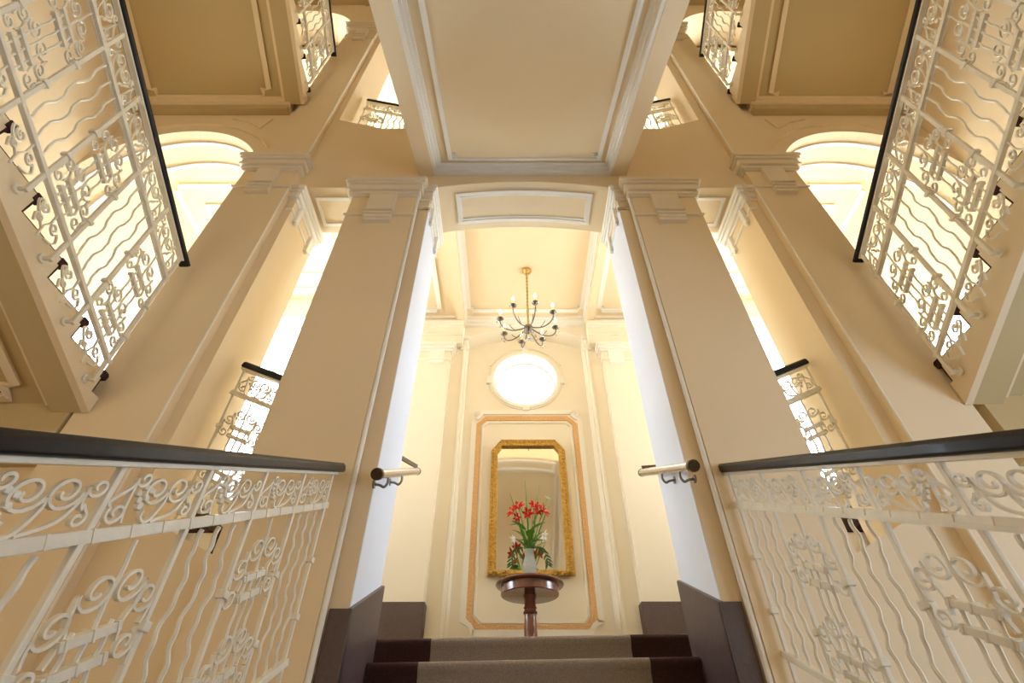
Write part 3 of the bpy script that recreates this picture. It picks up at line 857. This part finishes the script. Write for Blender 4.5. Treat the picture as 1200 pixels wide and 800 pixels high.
    if brackets:
        def q(x, y): return (x*w, -H2-0.022-(1-y)*brackets)
        ls = [curl(q(0.30, 0.62), brackets*0.20, math.radians(170), -1, [q(0.14, 0.45), q(0.2, 0.2), q(0.32, 0.02)], 1.3),
              curl(q(0.62, 0.62), brackets*0.20, math.radians(10), 1, [q(0.78, 0.5), q(0.7, 0.30), q(0.45, 0.10)], 1.3),
              curl(q(0.58, 0.22), brackets*0.13, math.radians(10), 1, [q(0.68, 0.1), q(0.62, -0.1)], 1.2),
              [q(0.42, 1.0), q(0.40, 0.6), q(0.46, 0.2), q(0.42, -0.25)]]
        k0 = strokes(ls, 0, 'bracket_scroll', TH*1.1, WD*1.1)
        for i in range(1, n): put(k0, w*i)
    return root

# lower railings flanking the central stairs (toward the viewer, going down)
railing((-0.915, 2.085, 0.492), (0,-1,0), -0.505, 6, 0.284, 0.158, 0.735, False,
        'cream wrought-iron stair railing with black handrail, left of the carpeted steps', group=None, mir=-1, hand_over=(0.07, 0.35), foot=0.21)
railing((0.93, 2.165, 0.530), (0,-1,0), -0.488, 6, 0.270, 0.158, 0.735, False,
        'cream wrought-iron stair railing with black handrail, right of the carpeted steps', group=None, mir=-1, hand_over=(0.05, 0.35), foot=0.21)

# big railings of the side flights
CAMP = Vector((-0.103, 0, -0.605))
def scl(p, k): return CAMP+(Vector(p)-CAMP)*k
KR = 1.038
bigL = railing(scl((-2.17, 1.955, 1.895), KR), (0,-1,0), 0.475, 7, 0.272*KR, 0.20*KR, 0.83*KR, True,
        'large cream wrought-iron railing of the left stair flight overhead, ending at the left outer pillar', brackets=0.13, foot=0.155, rosette=0.048, nside=(-1,0,0), hand_over=(0.06, 0.2), post_w=0.02)
bigR = railing(scl((2.15, 1.99, 1.965), KR), (0,-1,0), 0.508, 7, 0.272*KR, 0.20*KR, 0.83*KR, True,
        'large cream wrought-iron railing of the right stair flight overhead, ending at the right outer pillar', brackets=0.13, foot=0.155, rosette=0.048, nside=(1,0,0), hand_over=(0.05, 0.2), post_w=0.02)
c = copy_tree(bigL, dz=3.90, dx=0.05); c['label'] = 'upper cream railing one storey above the left flight, seen beside the central soffit'
c = copy_tree(bigR, dz=3.90, dx=-0.05); c['label'] = 'upper cream railing one storey above the right flight, seen beside the central soffit'

# short railings in the slits between inner and outer pillars
slL = railing(scl((-1.85, 2.55, 1.475), 0.96), (1,0,0), -0.41, 3, 0.26, 0.185, 0.77, True,
        'short cream railing with black handrail in the gap between the left pillars', foot=0.35, hand_over=(0.02, 0.0), hand_w=0.06)
slR = railing(scl((1.845, 2.55, 1.50), 0.96), (-1,0,0), -0.44, 3, 0.26, 0.185, 0.77, True,
        'short cream railing with black handrail in the gap between the right pillars', foot=0.35, hand_over=(0.02, 0.0), hand_w=0.06)
c = copy_tree(slL, dz=4.05); c['label'] = 'small railing in the triangular opening high between the left pillars'
c = copy_tree(slR, dz=4.05); c['label'] = 'small railing in the triangular opening high between the right pillars'

# ------------------------------------------------------------------ side stair flights
def flight(s, X, y_first, z_first, run, rise, n, gb, zbot, dz, label):
    """steps rise toward -Y from y_first; string face at x = X; soffit bottom at z = zbot at y_first, slope gb"""
    root = empty('stair_flight', (s*(X+0.9), y_first, z_first+dz), label, 'stairs')
    ye = y_first-n*run; YE = 2.17
    pol = [(YE, z_first)]
    for i in range(n):
        pol.append((y_first-i*run, z_first+i*rise)); pol.append((y_first-i*run, z_first+(i+1)*rise))
    pol.append((ye, z_first+n*rise)); pol.append((ye, zbot+gb*n*run)); pol.append((YE, zbot-gb*(YE-y_first)))
    pol = [(y, z+dz) for y, z in pol]
    mb = MB(); mb.prism(pol, 'X', s*X, s*(X+0.04)); mb.build('string', 'plaster', root)
    g_ = lambda y: zbot-gb*(y-y_first)
    mb = MB(); mb.prism([(y, z+dz) for y, z in [(YE, g_(YE)+0.002), (ye, g_(ye)+0.002), (ye, g_(ye)+0.10), (YE, g_(YE)+0.10)]], 'X', s*(X+0.04), s*(X+0.20)); mb.build('soffit_edge_band', 'soffit', root)
    lo = 0.06
    p2 = [(y_first+0.30, z_first-0.01), (ye, z_first+n*rise-0.01), (ye, zbot+gb*n*run+lo), (y_first+0.30, zbot-gb*0.30+lo)]
    mb = MB(); mb.prism([(y, z+dz) for y, z in [(YE, zbot+lo-gb*(YE-y_first)), (YE, zbot+lo+0.06-gb*(YE-y_first)), (ye, zbot+lo+0.06+gb*n*run), (ye, zbot+lo+gb*n*run)]], 'X', s*(X+0.20), s*(XO-0.002))
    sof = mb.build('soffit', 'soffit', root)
    # mouldings of the soffit: parallel strips and a panel frame, all along the slope
    def sp(x, y, e=0.0): return (s*x, y, zbot+lo+gb*(y_first-y)+dz-e)
    mb = MB()
    mb.sweep([sp(X+0.215, YE-0.01, 0.015), sp(X+0.215, ye, 0.015)], [(-0.02,-0.02),(0.02,-0.02),(0.02,0.02),(-0.02,0.02)])
    xa, xb, ya, yb = X+0.36, XO-0.16, y_first+0.02, ye+0.2
    c_ = 0.07
    lp = [sp(xa+c_, ya), sp(xb-c_, ya), sp(xb-c_, ya-c_), sp(xb, ya-c_), sp(xb, yb), sp(xa, yb), sp(xa, ya-c_), sp(xa+c_, ya-c_)]
    mb.sweep([Vector(p)-Vector((0,0,0.006)) for p in lp], PROF, closed=True)
    # cornice where the soffit meets the arcade wall
    for k, p in (((0.0, 0.09), (0.035, 0.06), (0.07, 0.03)) if dz else ()):
        z = zbot+lo-gb*(YE-y_first)+dz-k
        mb.box(s*(X+0.15), s*(XO-0.002), YF-p-0.03, YF-0.002, z-0.035, z+0.02)
    mb.build('soffit_moulding', 'plaster', sof, bevel=0.004)
    # outer wall string band
    mb = MB(); mb.prism([(y, z+dz) for y, z in [(YE, zbot-gb*(YE-y_first)), (YE, zbot-gb*(YE-y_first)+lo), (ye, zbot+gb*n*run+lo), (ye, zbot+gb*n*run)]], 'X', s*(XO-0.12), s*(XO-0.002))
    mb.build('wall_band', 'plaster', sof)
    # dark carpeted treads with overhanging nosings
    def trd(i):
        y, z = y_first-i*run, z_first+(i+1)*rise+dz
        t = 0.022
        pol = [(y+0.030, z-0.022), (y+0.034, z-0.004), (y+0.022, z+0.008), (y-run, z+0.008), (y-run, z), (y, z), (y, z-rise+0.0), (y+0.010, z-rise+0.008), (y+0.012, z-0.04), (y+0.022, z-0.03)]
        mb = MB(); mb.prism(pol, 'X', s*(X+0.003), s*(XO-0.002))
        mb.prism([(y+0.034, z-0.004), (y+0.028, z-0.034), (y-0.012, z-0.034), (y-0.012, z+0.009), (y+0.022, z+0.009)], 'X', s*(X-0.006), s*(X+0.02)); return mb
    for i in range(n): trd(i).build('carpeted_step', 'carpet', root)
    return root
flight(-1, 2.297, 2.107, 0.966, 0.282, 0.1237, 8, 0.425, 0.902, 0, 'left side stair flight rising overhead, its stepped string seen from below')
flight(1, 2.297, 2.144, 1.06, 0.278, 0.142, 8, 0.49, 0.935, 0, 'right side stair flight rising overhead, its stepped string seen from below')
flight(-1, 2.24, 2.107, 0.966, 0.282, 0.125, 8, 0.45, 0.87, 3.86, 'upper left stair flight whose panelled soffit fills the top left')
flight(1, 2.24, 2.144, 1.02, 0.278, 0.130, 8, 0.49, 0.87, 3.86, 'upper right stair flight whose panelled soffit fills the top right')
# lower parts of the side flights behind the arcade, rising outward from the landing
def cross_flight(s, label):
    root = empty('stair_flight', (s*1.7, 3.1, 0.0), label, 'stairs')
    n, run, rise, xa, y0, y1 = 7, 0.23, 0.115, 1.02, 2.722, 3.7
    pol = [(s*xa, 0.0)]
    for i in range(n): pol += [(s*(xa+i*run), (i+1)*rise), (s*(xa+(i+1)*run), (i+1)*rise)]
    xe = xa+n*run; pol += [(s*xe, 0.50), (s*(xa+0.5), -0.0)]
    mb = MB(); mb.prism([(x, z+0.003) for x, z in pol], 'Y', y0, y1); mb.build('string', 'mould', root)
    for i in range(n):
        x, z = xa+i*run, (i+1)*rise+0.003
        mb = MB(); mb.prism([(s*(x-0.025), z-0.02), (s*(x-0.025), z+0.008), (s*(x+run), z+0.008), (s*(x+run), z), (s*x, z), (s*x, z-rise), (s*(x-0.008), z-rise), (s*(x-0.01), z-0.03)], 'Y', y0-0.012, y1); mb.build('carpeted_step', 'carpet', root)
cross_flight(-1, 'short stair flight rising left from the landing behind the left pillars')
cross_flight(1, 'short stair flight rising right from the landing behind the right pillars')

# central upper flight (panelled soffit)
root = empty('stair_flight', (0, YF, 3.4), 'central upper stair flight whose long panelled soffit spans the top centre', 'stairs')
G = 0.48
def zs(y): return 3.39-G*(YF-y)
ya, yb = YF-0.0, -0.9
def slab(x0, x1, t0, t1, y0=ya, y1=yb):
    return [(y0, zs(y0)+t0), (y0, zs(y0)+t1), (y1, zs(y1)+t1), (y1, zs(y1)+t0)]
mb = MB()
mb.prism(slab(0,0,0.0,0.75), 'X', -0.90, -0.77); mb.prism(slab(0,0,0.0,0.75), 'X', 0.90, 0.77)
mb.build('edge_beam', 'plaster', root)
mb = MB(); mb.prism(slab(0,0,0.075,0.70), 'X', -0.77, 0.77); sof = mb.build('soffit', 'csoffit', root)
mb = MB()
for s in (-1, 1):
    mb.prism(slab(0,0,0.004,0.08), 'X', s*0.775, s*0.745); mb.prism(slab(0,0,0.030,0.08), 'X', s*0.75, s*0.725); mb.prism(slab(0,0,0.052,0.08), 'X', s*0.73, s*0.70)
for k, (t, y) in enumerate(((0.0, 0.05), (0.03, 0.09), (0.052, 0.12))):
    mb.prism([(ya+0.002, zs(ya)+t), (ya-y, zs(ya-y)+t), (ya-y, zs(ya-y)+0.08), (ya+0.002, zs(ya)+0.08)], 'X', -0.75, 0.75)
def cp(x, y): return Vector((x, y, zs(y)+0.069))
lp = [cp(-0.615, 2.075), cp(0.64, 2.075), cp(0.64, -0.7), cp(-0.615, -0.7)]
mb.sweep(lp, [(-0.014,-0.01),(0.014,-0.01),(0.008,0.012),(-0.008,0.012)], closed=True)
for x in (-0.575, 0.60):
    for a in range(5):
        q = cp(x+0.018*math.cos(a*1.257), 2.035+0.018*math.sin(a*1.257)); mb.ball(q, 0.011, 6)
o = mb.build('soffit_moulding', 'mould', sof)

# ------------------------------------------------------------------ wall handrails on the jambs
def wall_handrail(s, ya, yb, za, zb, label):
    x = s*0.70
    root = empty('wall_handrail', (x, ya, za), label, 'handrail')
    a, b_ = Vector((x, ya, za)), Vector((x, yb, zb)); dr = (b_-a).normalized()
    mb = MB(); mb.tube([a, b_], 0.022, 16); mb.build('tube', 'steel', root, smooth=True)
    mb = MB(); mb.tube([a-dr*0.016, a+dr*0.012], 0.0275, 16); o = mb.build('end_cap', 'darkmetal', root, smooth=True); o['label'] = 'dark bronze end cap'
    mb = MB(); mb.tube([b_-dr*0.004, b_+dr*0.012], 0.024, 16); mb.build('end_ring', 'pewter', root, smooth=True)
    for f_ in (0.22, 0.55):
        c = a.lerp(b_, f_)
        mb = MB()
        pts = catmull([(x, c.y, c.z-0.02), (x-s*0.002, c.y, c.z-0.05), (x+s*0.012, c.y, c.z-0.072), (x+s*0.035, c.y, c.z-0.062), (x+s*0.066, c.y, c.z-0.058)], 5)
        mb.tube(pts, 0.0065, 8, up=Vector((0,1,0))); mb.tube([(x+s*0.058, c.y, c.z-0.058), (x+s*0.0665, c.y, c.z-0.058)], 0.02, 12, up=Vector((0,0,1)))
        mb.build('bracket', 'pewter', root, smooth=True)
    # flat strap tying the far end back to the corner of the jamb
    mb = MB(); mb._bar([b_+Vector((0,-0.02,0.02)), Vector((s*0.768, YB+0.012, zb-0.01)), Vector((s*0.80, YB+0.012, zb-0.03))], (0,0.2,1), 0.008, 0.03); mb.build('strap', 'darkmetal', root)
wall_handrail(-1, 2.05, 2.90, 0.463, 0.925, 'short metal tube handrail bracketed to the left inner pillar')
wall_handrail(1, 2.00, 2.80, 0.475, 0.862, 'short metal tube handrail bracketed to the right inner pillar')

# ------------------------------------------------------------------ table, vase, flowers
TX, TY = 0.050, 4.40
root = empty('pedestal_table', (TX, TY, 0), 'round mahogany pedestal table standing before the gilt mirror', 'table')
mb = MB(); mb.lathe([(0.0,0.672),(0.262,0.672),(0.276,0.676),(0.282,0.684),(0.278,0.694),(0.268,0.70),(0.0,0.70)], TX, TY, 64); mb.build('tabletop', 'mahog', root, smooth=True)
mb = MB(); mb.lathe([(0.0,0.603),(0.232,0.603),(0.238,0.609),(0.238,0.673),(0.0,0.673)], TX, TY, 64); mb.build('apron', 'mahog', root, smooth=True)
mb = MB(); mb.lathe([(0.10,0.02),(0.10,0.05),(0.06,0.075),(0.05,0.10),(0.052,0.34),(0.047,0.44),(0.047,0.465),(0.056,0.472),(0.058,0.482),(0.05,0.492),(0.044,0.50),(0.052,0.508),(0.054,0.516),(0.046,0.526),(0.044,0.57),(0.052,0.595),(0.055,0.605)], TX, TY, 32); mb.build('column', 'mahog', root, smooth=True)
for k in range(3):
    a = k*2*PI/3+0.5
    pts = catmull([(TX+0.05*math.cos(a), TY+0.05*math.sin(a), 0.12), (TX+0.13*math.cos(a), TY+0.13*math.sin(a), 0.10), (TX+0.22*math.cos(a), TY+0.22*math.sin(a), 0.035), (TX+0.26*math.cos(a), TY+0.26*math.sin(a), 0.02)], 6)
    mb = MB(); mb.tube(pts, [0.03-0.012*i/(len(pts)-1) for i in range(len(pts))], 8); mb.build('leg', 'mahog', root, smooth=True)

VX, VY, VZ = TX+0.002, TY-0.06, 0.70
mb = MB()
outer = [(0.036,0.0),(0.046,0.012),(0.054,0.06),(0.0565,0.11),(0.053,0.15),(0.042,0.185),(0.036,0.205),(0.037,0.225),(0.043,0.25)]
inner = [(r-0.004, z+ (0.008 if i == 0 else 0)) for i, (r, z) in enumerate(outer)]
prof = [(r, VZ+z) for r, z in outer]+[(r, VZ+z) for r, z in reversed(inner)]
mb.lathe(prof, VX, VY, 40)
mb.f = [f_ for f_ in mb.f]
root = empty('vase', (VX, VY, VZ), 'clear cut-glass vase holding the red flowers on the pedestal table', 'vase')
mb.build('glass_body', 'glass', root, smooth=True)
mb = MB(); mb.lathe([(0.0,VZ+0.012),(0.040,VZ+0.014),(0.047,VZ+0.06),(0.050,VZ+0.10),(0.0,VZ+0.101)], VX, VY, 28); 
wm, wnt, wb = new_mat('vase_water'); wb.inputs['Base Color'].default_value = (0.9,0.96,0.95,1); wb.inputs['Transmission Weight'].default_value = 0.9; wb.inputs['Roughness'].default_value = 0.03; wb.inputs['IOR'].default_value = 1.33
mb.build('water', wm, root, smooth=True)

def leafshape(mb, base, dirv, nrm, L, W, bend=0.25, n=7):
    base = Vector(base); dirv = Vector(dirv).normalized(); nrm = Vector(nrm); side = dirv.cross(nrm).normalized(); nrm = side.cross(dirv).normalized()
    vs = []
    for i in range(n+1):
        t = i/n; wd = W*math.sin(PI*min(1, t*0.93+0.07))**0.8
        c = base+dirv*L*t-nrm*bend*L*t*t
        vs += [c-side*wd/2, c+nrm*(-0.12*wd), c+side*wd/2]
    for i in range(n+1):
        vs += [vs[i*3]+nrm*0.0012, vs[i*3+1]+nrm*0.0012, vs[i*3+2]+nrm*0.0012]
    m_ = 3*(n+1); fs = []
    for i in range(n):
        for j in (0, 1):
            a = i*3+j; fs.append((a, a+1, a+4, a+3)); fs.append((m_+a, m_+a+3, m_+a+4, m_+a+1))
        fs.append((i*3, i*3+3, m_+i*3+3, m_+i*3)); fs.append((i*3+2, m_+i*3+2, m_+i*3+5, i*3+5))
    mb.add(vs, fs)
def stem_pts(tip, k=0.5):
    tip = Vector(tip); b0 = Vector((VX+random.uniform(-0.02,0.02), VY+random.uniform(-0.02,0.02), VZ+0.03))
    neck = Vector((VX+(tip.x-VX)*0.10, VY+(tip.y-VY)*0.10, VZ+0.215))
    mid = neck.lerp(tip, 0.55)+Vector((0,0,0.03))
    return catmull([tuple(b0), tuple(neck), tuple(mid), tuple(tip)], 6)
def flower(tip, mat, size, lab, grp, face=(0,-1,0.2)):
    tip = Vector(tip)
    root = empty('lily_flower' if mat == 'red' else 'white_bud', tip, lab, 'flower', grp)
    mb = MB(); mb.tube(stem_pts(tip), 0.0035, 6); mb.build('stem', 'green', root, smooth=True)
    f_ = Vector(face).normalized(); u = f_.cross(Vector((0.1,0.2,1))).normalized(); v = f_.cross(u)
    mb = MB()
    for k in range(6):
        a = k*PI/3+random.uniform(-0.15,0.15); dd = u*math.cos(a)+v*math.sin(a)
        leafshape(mb, tip, dd*0.85+f_*0.7, f_*-1, size*(1.0 if k % 2 else 0.88), size*0.42, bend=-0.35)
    mb.build('petals', mat, root, smooth=True)
    mb = MB()
    for k in range(4):
        a = k*PI/2+0.4; mb.tube([tip, tip+f_*size*0.6+(u*math.cos(a)+v*math.sin(a))*size*0.18], 0.0018, 5)
    mb.build('stamen', 'candle', root)
fl = [((-0.085, 4.30, 1.265), (-0.7,-0.6,0.25), 0.085, 'red lily leaning furthest left in the vase'),
      ((-0.035, 4.32, 1.315), (-0.3,-0.8,0.4), 0.085, 'upper left red lily in the vase'),
      ((-0.045, 4.28, 1.205), (-0.5,-0.8,-0.2), 0.06, 'small low red lily on the left of the bunch'),
      ((0.045, 4.27, 1.235), (0.0,-1,0.1), 0.075, 'red lily facing front in the middle of the bunch'),
      ((0.105, 4.32, 1.325), (0.2,-0.8,0.5), 0.085, 'topmost red lily right of centre in the vase'),
      ((0.135, 4.28, 1.265), (0.3,-0.9,0.2), 0.075, 'red lily below the topmost one, right of centre'),
      ((0.185, 4.30, 1.27), (0.8,-0.5,0.2), 0.085, 'red lily leaning furthest right in the vase')]
for p, fc, sz, lb in fl: flower(p, 'red', sz*0.85, lb, 'red lilies in the vase', fc)
flower((0.165, 4.25, 1.04), 'whitepetal', 0.06, 'white drooping blossom right of the vase rim', 'white blossoms in the vase', (0.7,-0.4,-0.5))
flower((-0.075, 4.27, 1.02), 'whitepetal', 0.045, 'white drooping blossom left of the vase rim', 'white blossoms in the vase', (-0.7,-0.4,-0.5))
flower((0.225, 4.32, 1.40), 'whitepetal', 0.04, 'small pale bud standing above the lilies at right', 'white blossoms in the vase', (0.4,-0.4,0.8))
# grass blades
for tip, lb in (((0.03, 4.36, 1.60), 'tall middle grass blade rising from the bouquet'), ((0.165, 4.36, 1.57), 'tall right grass blade rising from the bouquet'), ((-0.115, 4.34, 1.47), 'left grass blade rising from the bouquet'), ((0.275, 4.34, 1.40), 'short grass blade leaning right from the bouquet')):
    root = stem_pts(tip); n = len(root)
    mb = MB()
    pts = [Vector(p) for p in root]
    mb.tube(pts, [0.006 if i < n*0.6 else 0.0075*max(0.12, (1-(i/(n-1)-0.6)/0.4)) for i in range(n)], 5)
    o = mb.build('grass_blade', 'green', None, smooth=True); tag(o, lb, 'grass blade', 'grass blades in the bouquet')
# leaves
lv = [((0.02, 4.28, 1.10), (-0.6,-0.5,0.5), 0.13, 0.055, 'green', 'broad green leaf left in the bouquet'),
      ((0.07, 4.28, 1.10), (0.6,-0.5,0.4), 0.13, 0.055, 'green', 'broad green leaf right in the bouquet'),
      ((0.05, 4.27, 1.04), (0.1,-0.8,0.3), 0.11, 0.06, 'green', 'broad green leaf in front of the bouquet'),
      ((0.03, 4.28, 1.00), (-0.5,-0.7,0.1), 0.10, 0.055, 'green', 'low green leaf over the vase rim at left'),
      ((0.08, 4.28, 1.00), (0.6,-0.6,0.1), 0.11, 0.06, 'green', 'low green leaf over the vase rim at right'),
      ((0.05, 4.29, 1.16), (-0.3,-0.2,1.0), 0.14, 0.035, 'green', 'upright green leaf among the lily stems'),
      ((0.08, 4.29, 1.14), (0.35,-0.2,1.0), 0.15, 0.035, 'green', 'upright green leaf at the right of the lily stems'),
      ((-0.02, 4.28, 1.15), (-0.8,-0.3,0.05), 0.09, 0.045, 'green', 'dark green leaf sticking out left below the lilies')]
for b0, dv, L_, W_, mt, lb in lv:
    b0 = Vector(b0)
    mb = MB(); leafshape(mb, b0, dv, (0,-0.3,1), L_*1.15, W_*1.3, 0.3); mb.tube(stem_pts(b0), 0.003, 5)
    o = mb.build('leaf', mt, None, smooth=True); tag(o, lb, 'leaf', 'leaves in the bouquet')
for k in range(7):
    a = k*0.9+0.3; b0 = Vector((VX+0.045*math.cos(a), VY-0.03+0.03*math.sin(a), VZ+0.26+0.035*(k % 4)))
    mb = MB(); leafshape(mb, b0, (math.cos(a), -0.35+0.3*math.sin(a), 0.75), (0,-0.3,1), 0.11, 0.042, 0.3); mb.tube(stem_pts(b0), 0.003, 5)
    o = mb.build('leaf', 'green', None, smooth=True); tag(o, 'small green leaf in the thick of the bouquet between vase rim and lilies', 'leaf', 'small leaves in the bouquet')
# drooping fern-like dark sprigs at the rim
for sx, lb in ((-1, 'dark drooping sprig hanging left of the vase'), (1, 'dark drooping sprig hanging right of the vase')):
    pts = catmull([(VX, VY-0.01, VZ+0.1), (VX+sx*0.03, VY-0.01, VZ+0.245), (VX+sx*0.10, VY-0.02, VZ+0.265), (VX+sx*0.145, VY-0.02, VZ+0.19), (VX+sx*0.15, VY-0.02, VZ+0.13)], 5)
    mb = MB(); mb.tube(pts, 0.003, 5)
    for i in range(8, len(pts), 2):
        for q in (-1, 1):
            leafshape(mb, pts[i], (q*0.6+sx*0.3, -0.3, -0.8), (0,-1,0.2), 0.06, 0.016, 0.1, 4)
    o = mb.build('leaf_sprig', 'darkgreen', None, smooth=True); tag(o, lb, 'leaf sprig', 'dark sprigs at the vase rim')

# ------------------------------------------------------------------ chandelier
CX, CY, CZ = 0.078, 3.755, 3.01
root = empty('chandelier', (CX, CY, ZC), 'candle-style chandelier with curved arms and glass drops hanging over the landing', 'chandelier')
mb = MB(); mb.lathe([(0.0,ZC-0.075),(0.018,ZC-0.072),(0.03,ZC-0.05),(0.052,ZC-0.03),(0.056,ZC-0.012),(0.04,ZC-0.0),(0.0,ZC)], CX, CY, 24); mb.build('canopy', 'brass', root, smooth=True)
mb = MB()
nl = 20
for i in range(nl):
    z = CZ+0.30+(ZC-0.075-CZ-0.30)*(i+0.5)/nl
    pts = []
    for k in range(10):
        a = 2*PI*k/10; o1, o2 = 0.009*math.cos(a), 0.021*math.sin(a)
        pts.append((CX+(o1 if i % 2 else 0), CY+(0 if i % 2 else o1), z+o2))
    mb.sweep(pts, [(-0.0035,-0.0035),(0.0035,-0.0035),(0.0035,0.0035),(-0.0035,0.0035)], up=Vector((0.01,1,0)) if i % 2 else Vector((1,0.01,0)), closed=True)
mb.build('chain', 'brass', root)
mb = MB(); mb.lathe([(0.007,CZ+0.03),(0.012,CZ+0.10),(0.009,CZ+0.2),(0.016,CZ+0.24),(0.009,CZ+0.31),(0.004,CZ+0.33)], CX, CY, 12); mb.build('stem', 'brass', root, smooth=True)
mb = MB(); mb.lathe([(0.0,CZ-0.085),(0.010,CZ-0.08),(0.014,CZ-0.06),(0.008,CZ-0.05),(0.03,CZ-0.035),(0.046,CZ-0.01),(0.046,CZ+0.015),(0.03,CZ+0.035),(0.014,CZ+0.045)], CX, CY, 20); mb.build('hub', 'pewter', root, smooth=True)
arms = []
NA = 8
for k in range(NA):
    a = 2*PI*k/NA+0.22
    c, s_ = math.cos(a), math.sin(a)
    P_ = lambda r, z: (CX+r*c, CY+r*s_, CZ+z)
    mb = MB(); pts = catmull([P_(0.03, 0.0), P_(0.09, -0.04), P_(0.17, -0.07), P_(0.25, -0.055), P_(0.295, 0.0), P_(0.30, 0.06)], 6); mb.tube(pts, 0.0065, 8)
    # little branch leaf
    pts2 = catmull([P_(0.14, -0.062), P_(0.18, -0.03), P_(0.20, 0.005)], 5); mb.tube(pts2, 0.004, 6)
    arm = mb.build('arm', 'pewter', root, smooth=True)
    mb = MB(); q = P_(0.30, 0.06); mb.lathe([(0.006,q[2]-0.012),(0.016,q[2]-0.008),(0.036,q[2]+0.008),(0.038,q[2]+0.012),(0.016,q[2]+0.008),(0.014,q[2]+0.02)], q[0], q[1], 16); mb.build('drip_pan', 'pewter', arm, smooth=True)
    mb = MB(); mb.lathe([(0.0115,q[2]+0.012),(0.0115,q[2]+0.085),(0.008,q[2]+0.09)], q[0], q[1], 12); mb.build('candle', 'candle', arm, smooth=True)
    mb = MB(); mb.lathe([(0.007,q[2]+0.085),(0.013,q[2]+0.10),(0.0145,q[2]+0.112),(0.009,q[2]+0.13),(0.002,q[2]+0.15)], q[0], q[1], 12); mb.build('bulb', 'bulb', arm, smooth=True)
    mb = MB()
    for (rr, zz) in ((0.30, -0.035), (0.335, 0.02)):
        q2 = P_(rr, zz); mb.tube([(q2[0], q2[1], q2[2]+0.035), (q2[0], q2[1], q2[2]+0.012)], 0.0012, 4); mb.lathe([(0.001,q2[2]+0.016),(0.011,q2[2]-0.006),(0.007,q2[2]-0.017),(0.001,q2[2]-0.022)], q2[0], q2[1], 8)
    mb.build('glass_drop', 'glass', arm)
    L_ = bpy.data.lights.new('bulb_light', 'POINT'); L_.energy = 0.28; L_.color = (1.0, 0.78, 0.50); L_.shadow_soft_size = 0.03
    lo_ = bpy.data.objects.new('bulb_light', L_); COL.objects.link(lo_); lo_.location = (q[0]+0.03*c, q[1]+0.03*s_, q[2]+0.16)
mb = MB(); mb.tube([(CX,CY,CZ-0.085),(CX,CY,CZ-0.125)], 0.0015, 4); mb.ball((CX,CY,CZ-0.145), 0.024, 12)
for k in range(6):
    a = k*PI/3; x, y = CX+0.07*math.cos(a), CY+0.07*math.sin(a)
    mb.tube([(CX+0.03*math.cos(a),CY+0.03*math.sin(a),CZ-0.03),(x,y,CZ-0.06),(x,y,CZ-0.10)], 0.0015, 4); mb.ball((x,y,CZ-0.118), 0.016, 8)
mb.build('glass_pendant', 'glass', root, smooth=True)

# ------------------------------------------------------------------ warm fill lights added behind the viewer, without lamp bodies
for i, (x, y, z) in enumerate(((-2.6, -2.6, 2.6), (2.6, -2.6, 2.6))):
    L_ = bpy.data.lights.new('hall_lamp', 'POINT'); L_.energy = 5; L_.color = (1.0, 0.80, 0.55); L_.shadow_soft_size = 0.25
    lo_ = bpy.data.objects.new('hall_lamp', L_); COL.objects.link(lo_); lo_.location = (x, y, z)

# world and view
w = bpy.data.worlds.new('world'); sc.world = w; w.use_nodes = True
w.node_tree.nodes['Background'].inputs['Color'].default_value = (0.75, 0.85, 1.0, 1); w.node_tree.nodes['Background'].inputs['Strength'].default_value = 1.0
vs_ = sc.view_settings
vs_.view_transform = 'Standard'; vs_.look = 'None'; vs_.exposure = 0.30; vs_.gamma = 1.0
try: vs_.use_curve_mapping = False
except Exception: pass
sc.cycles.max_bounces = 10; sc.cycles.diffuse_bounces = 6
try: sc.cycles.sample_clamp_indirect = 6
except Exception: pass
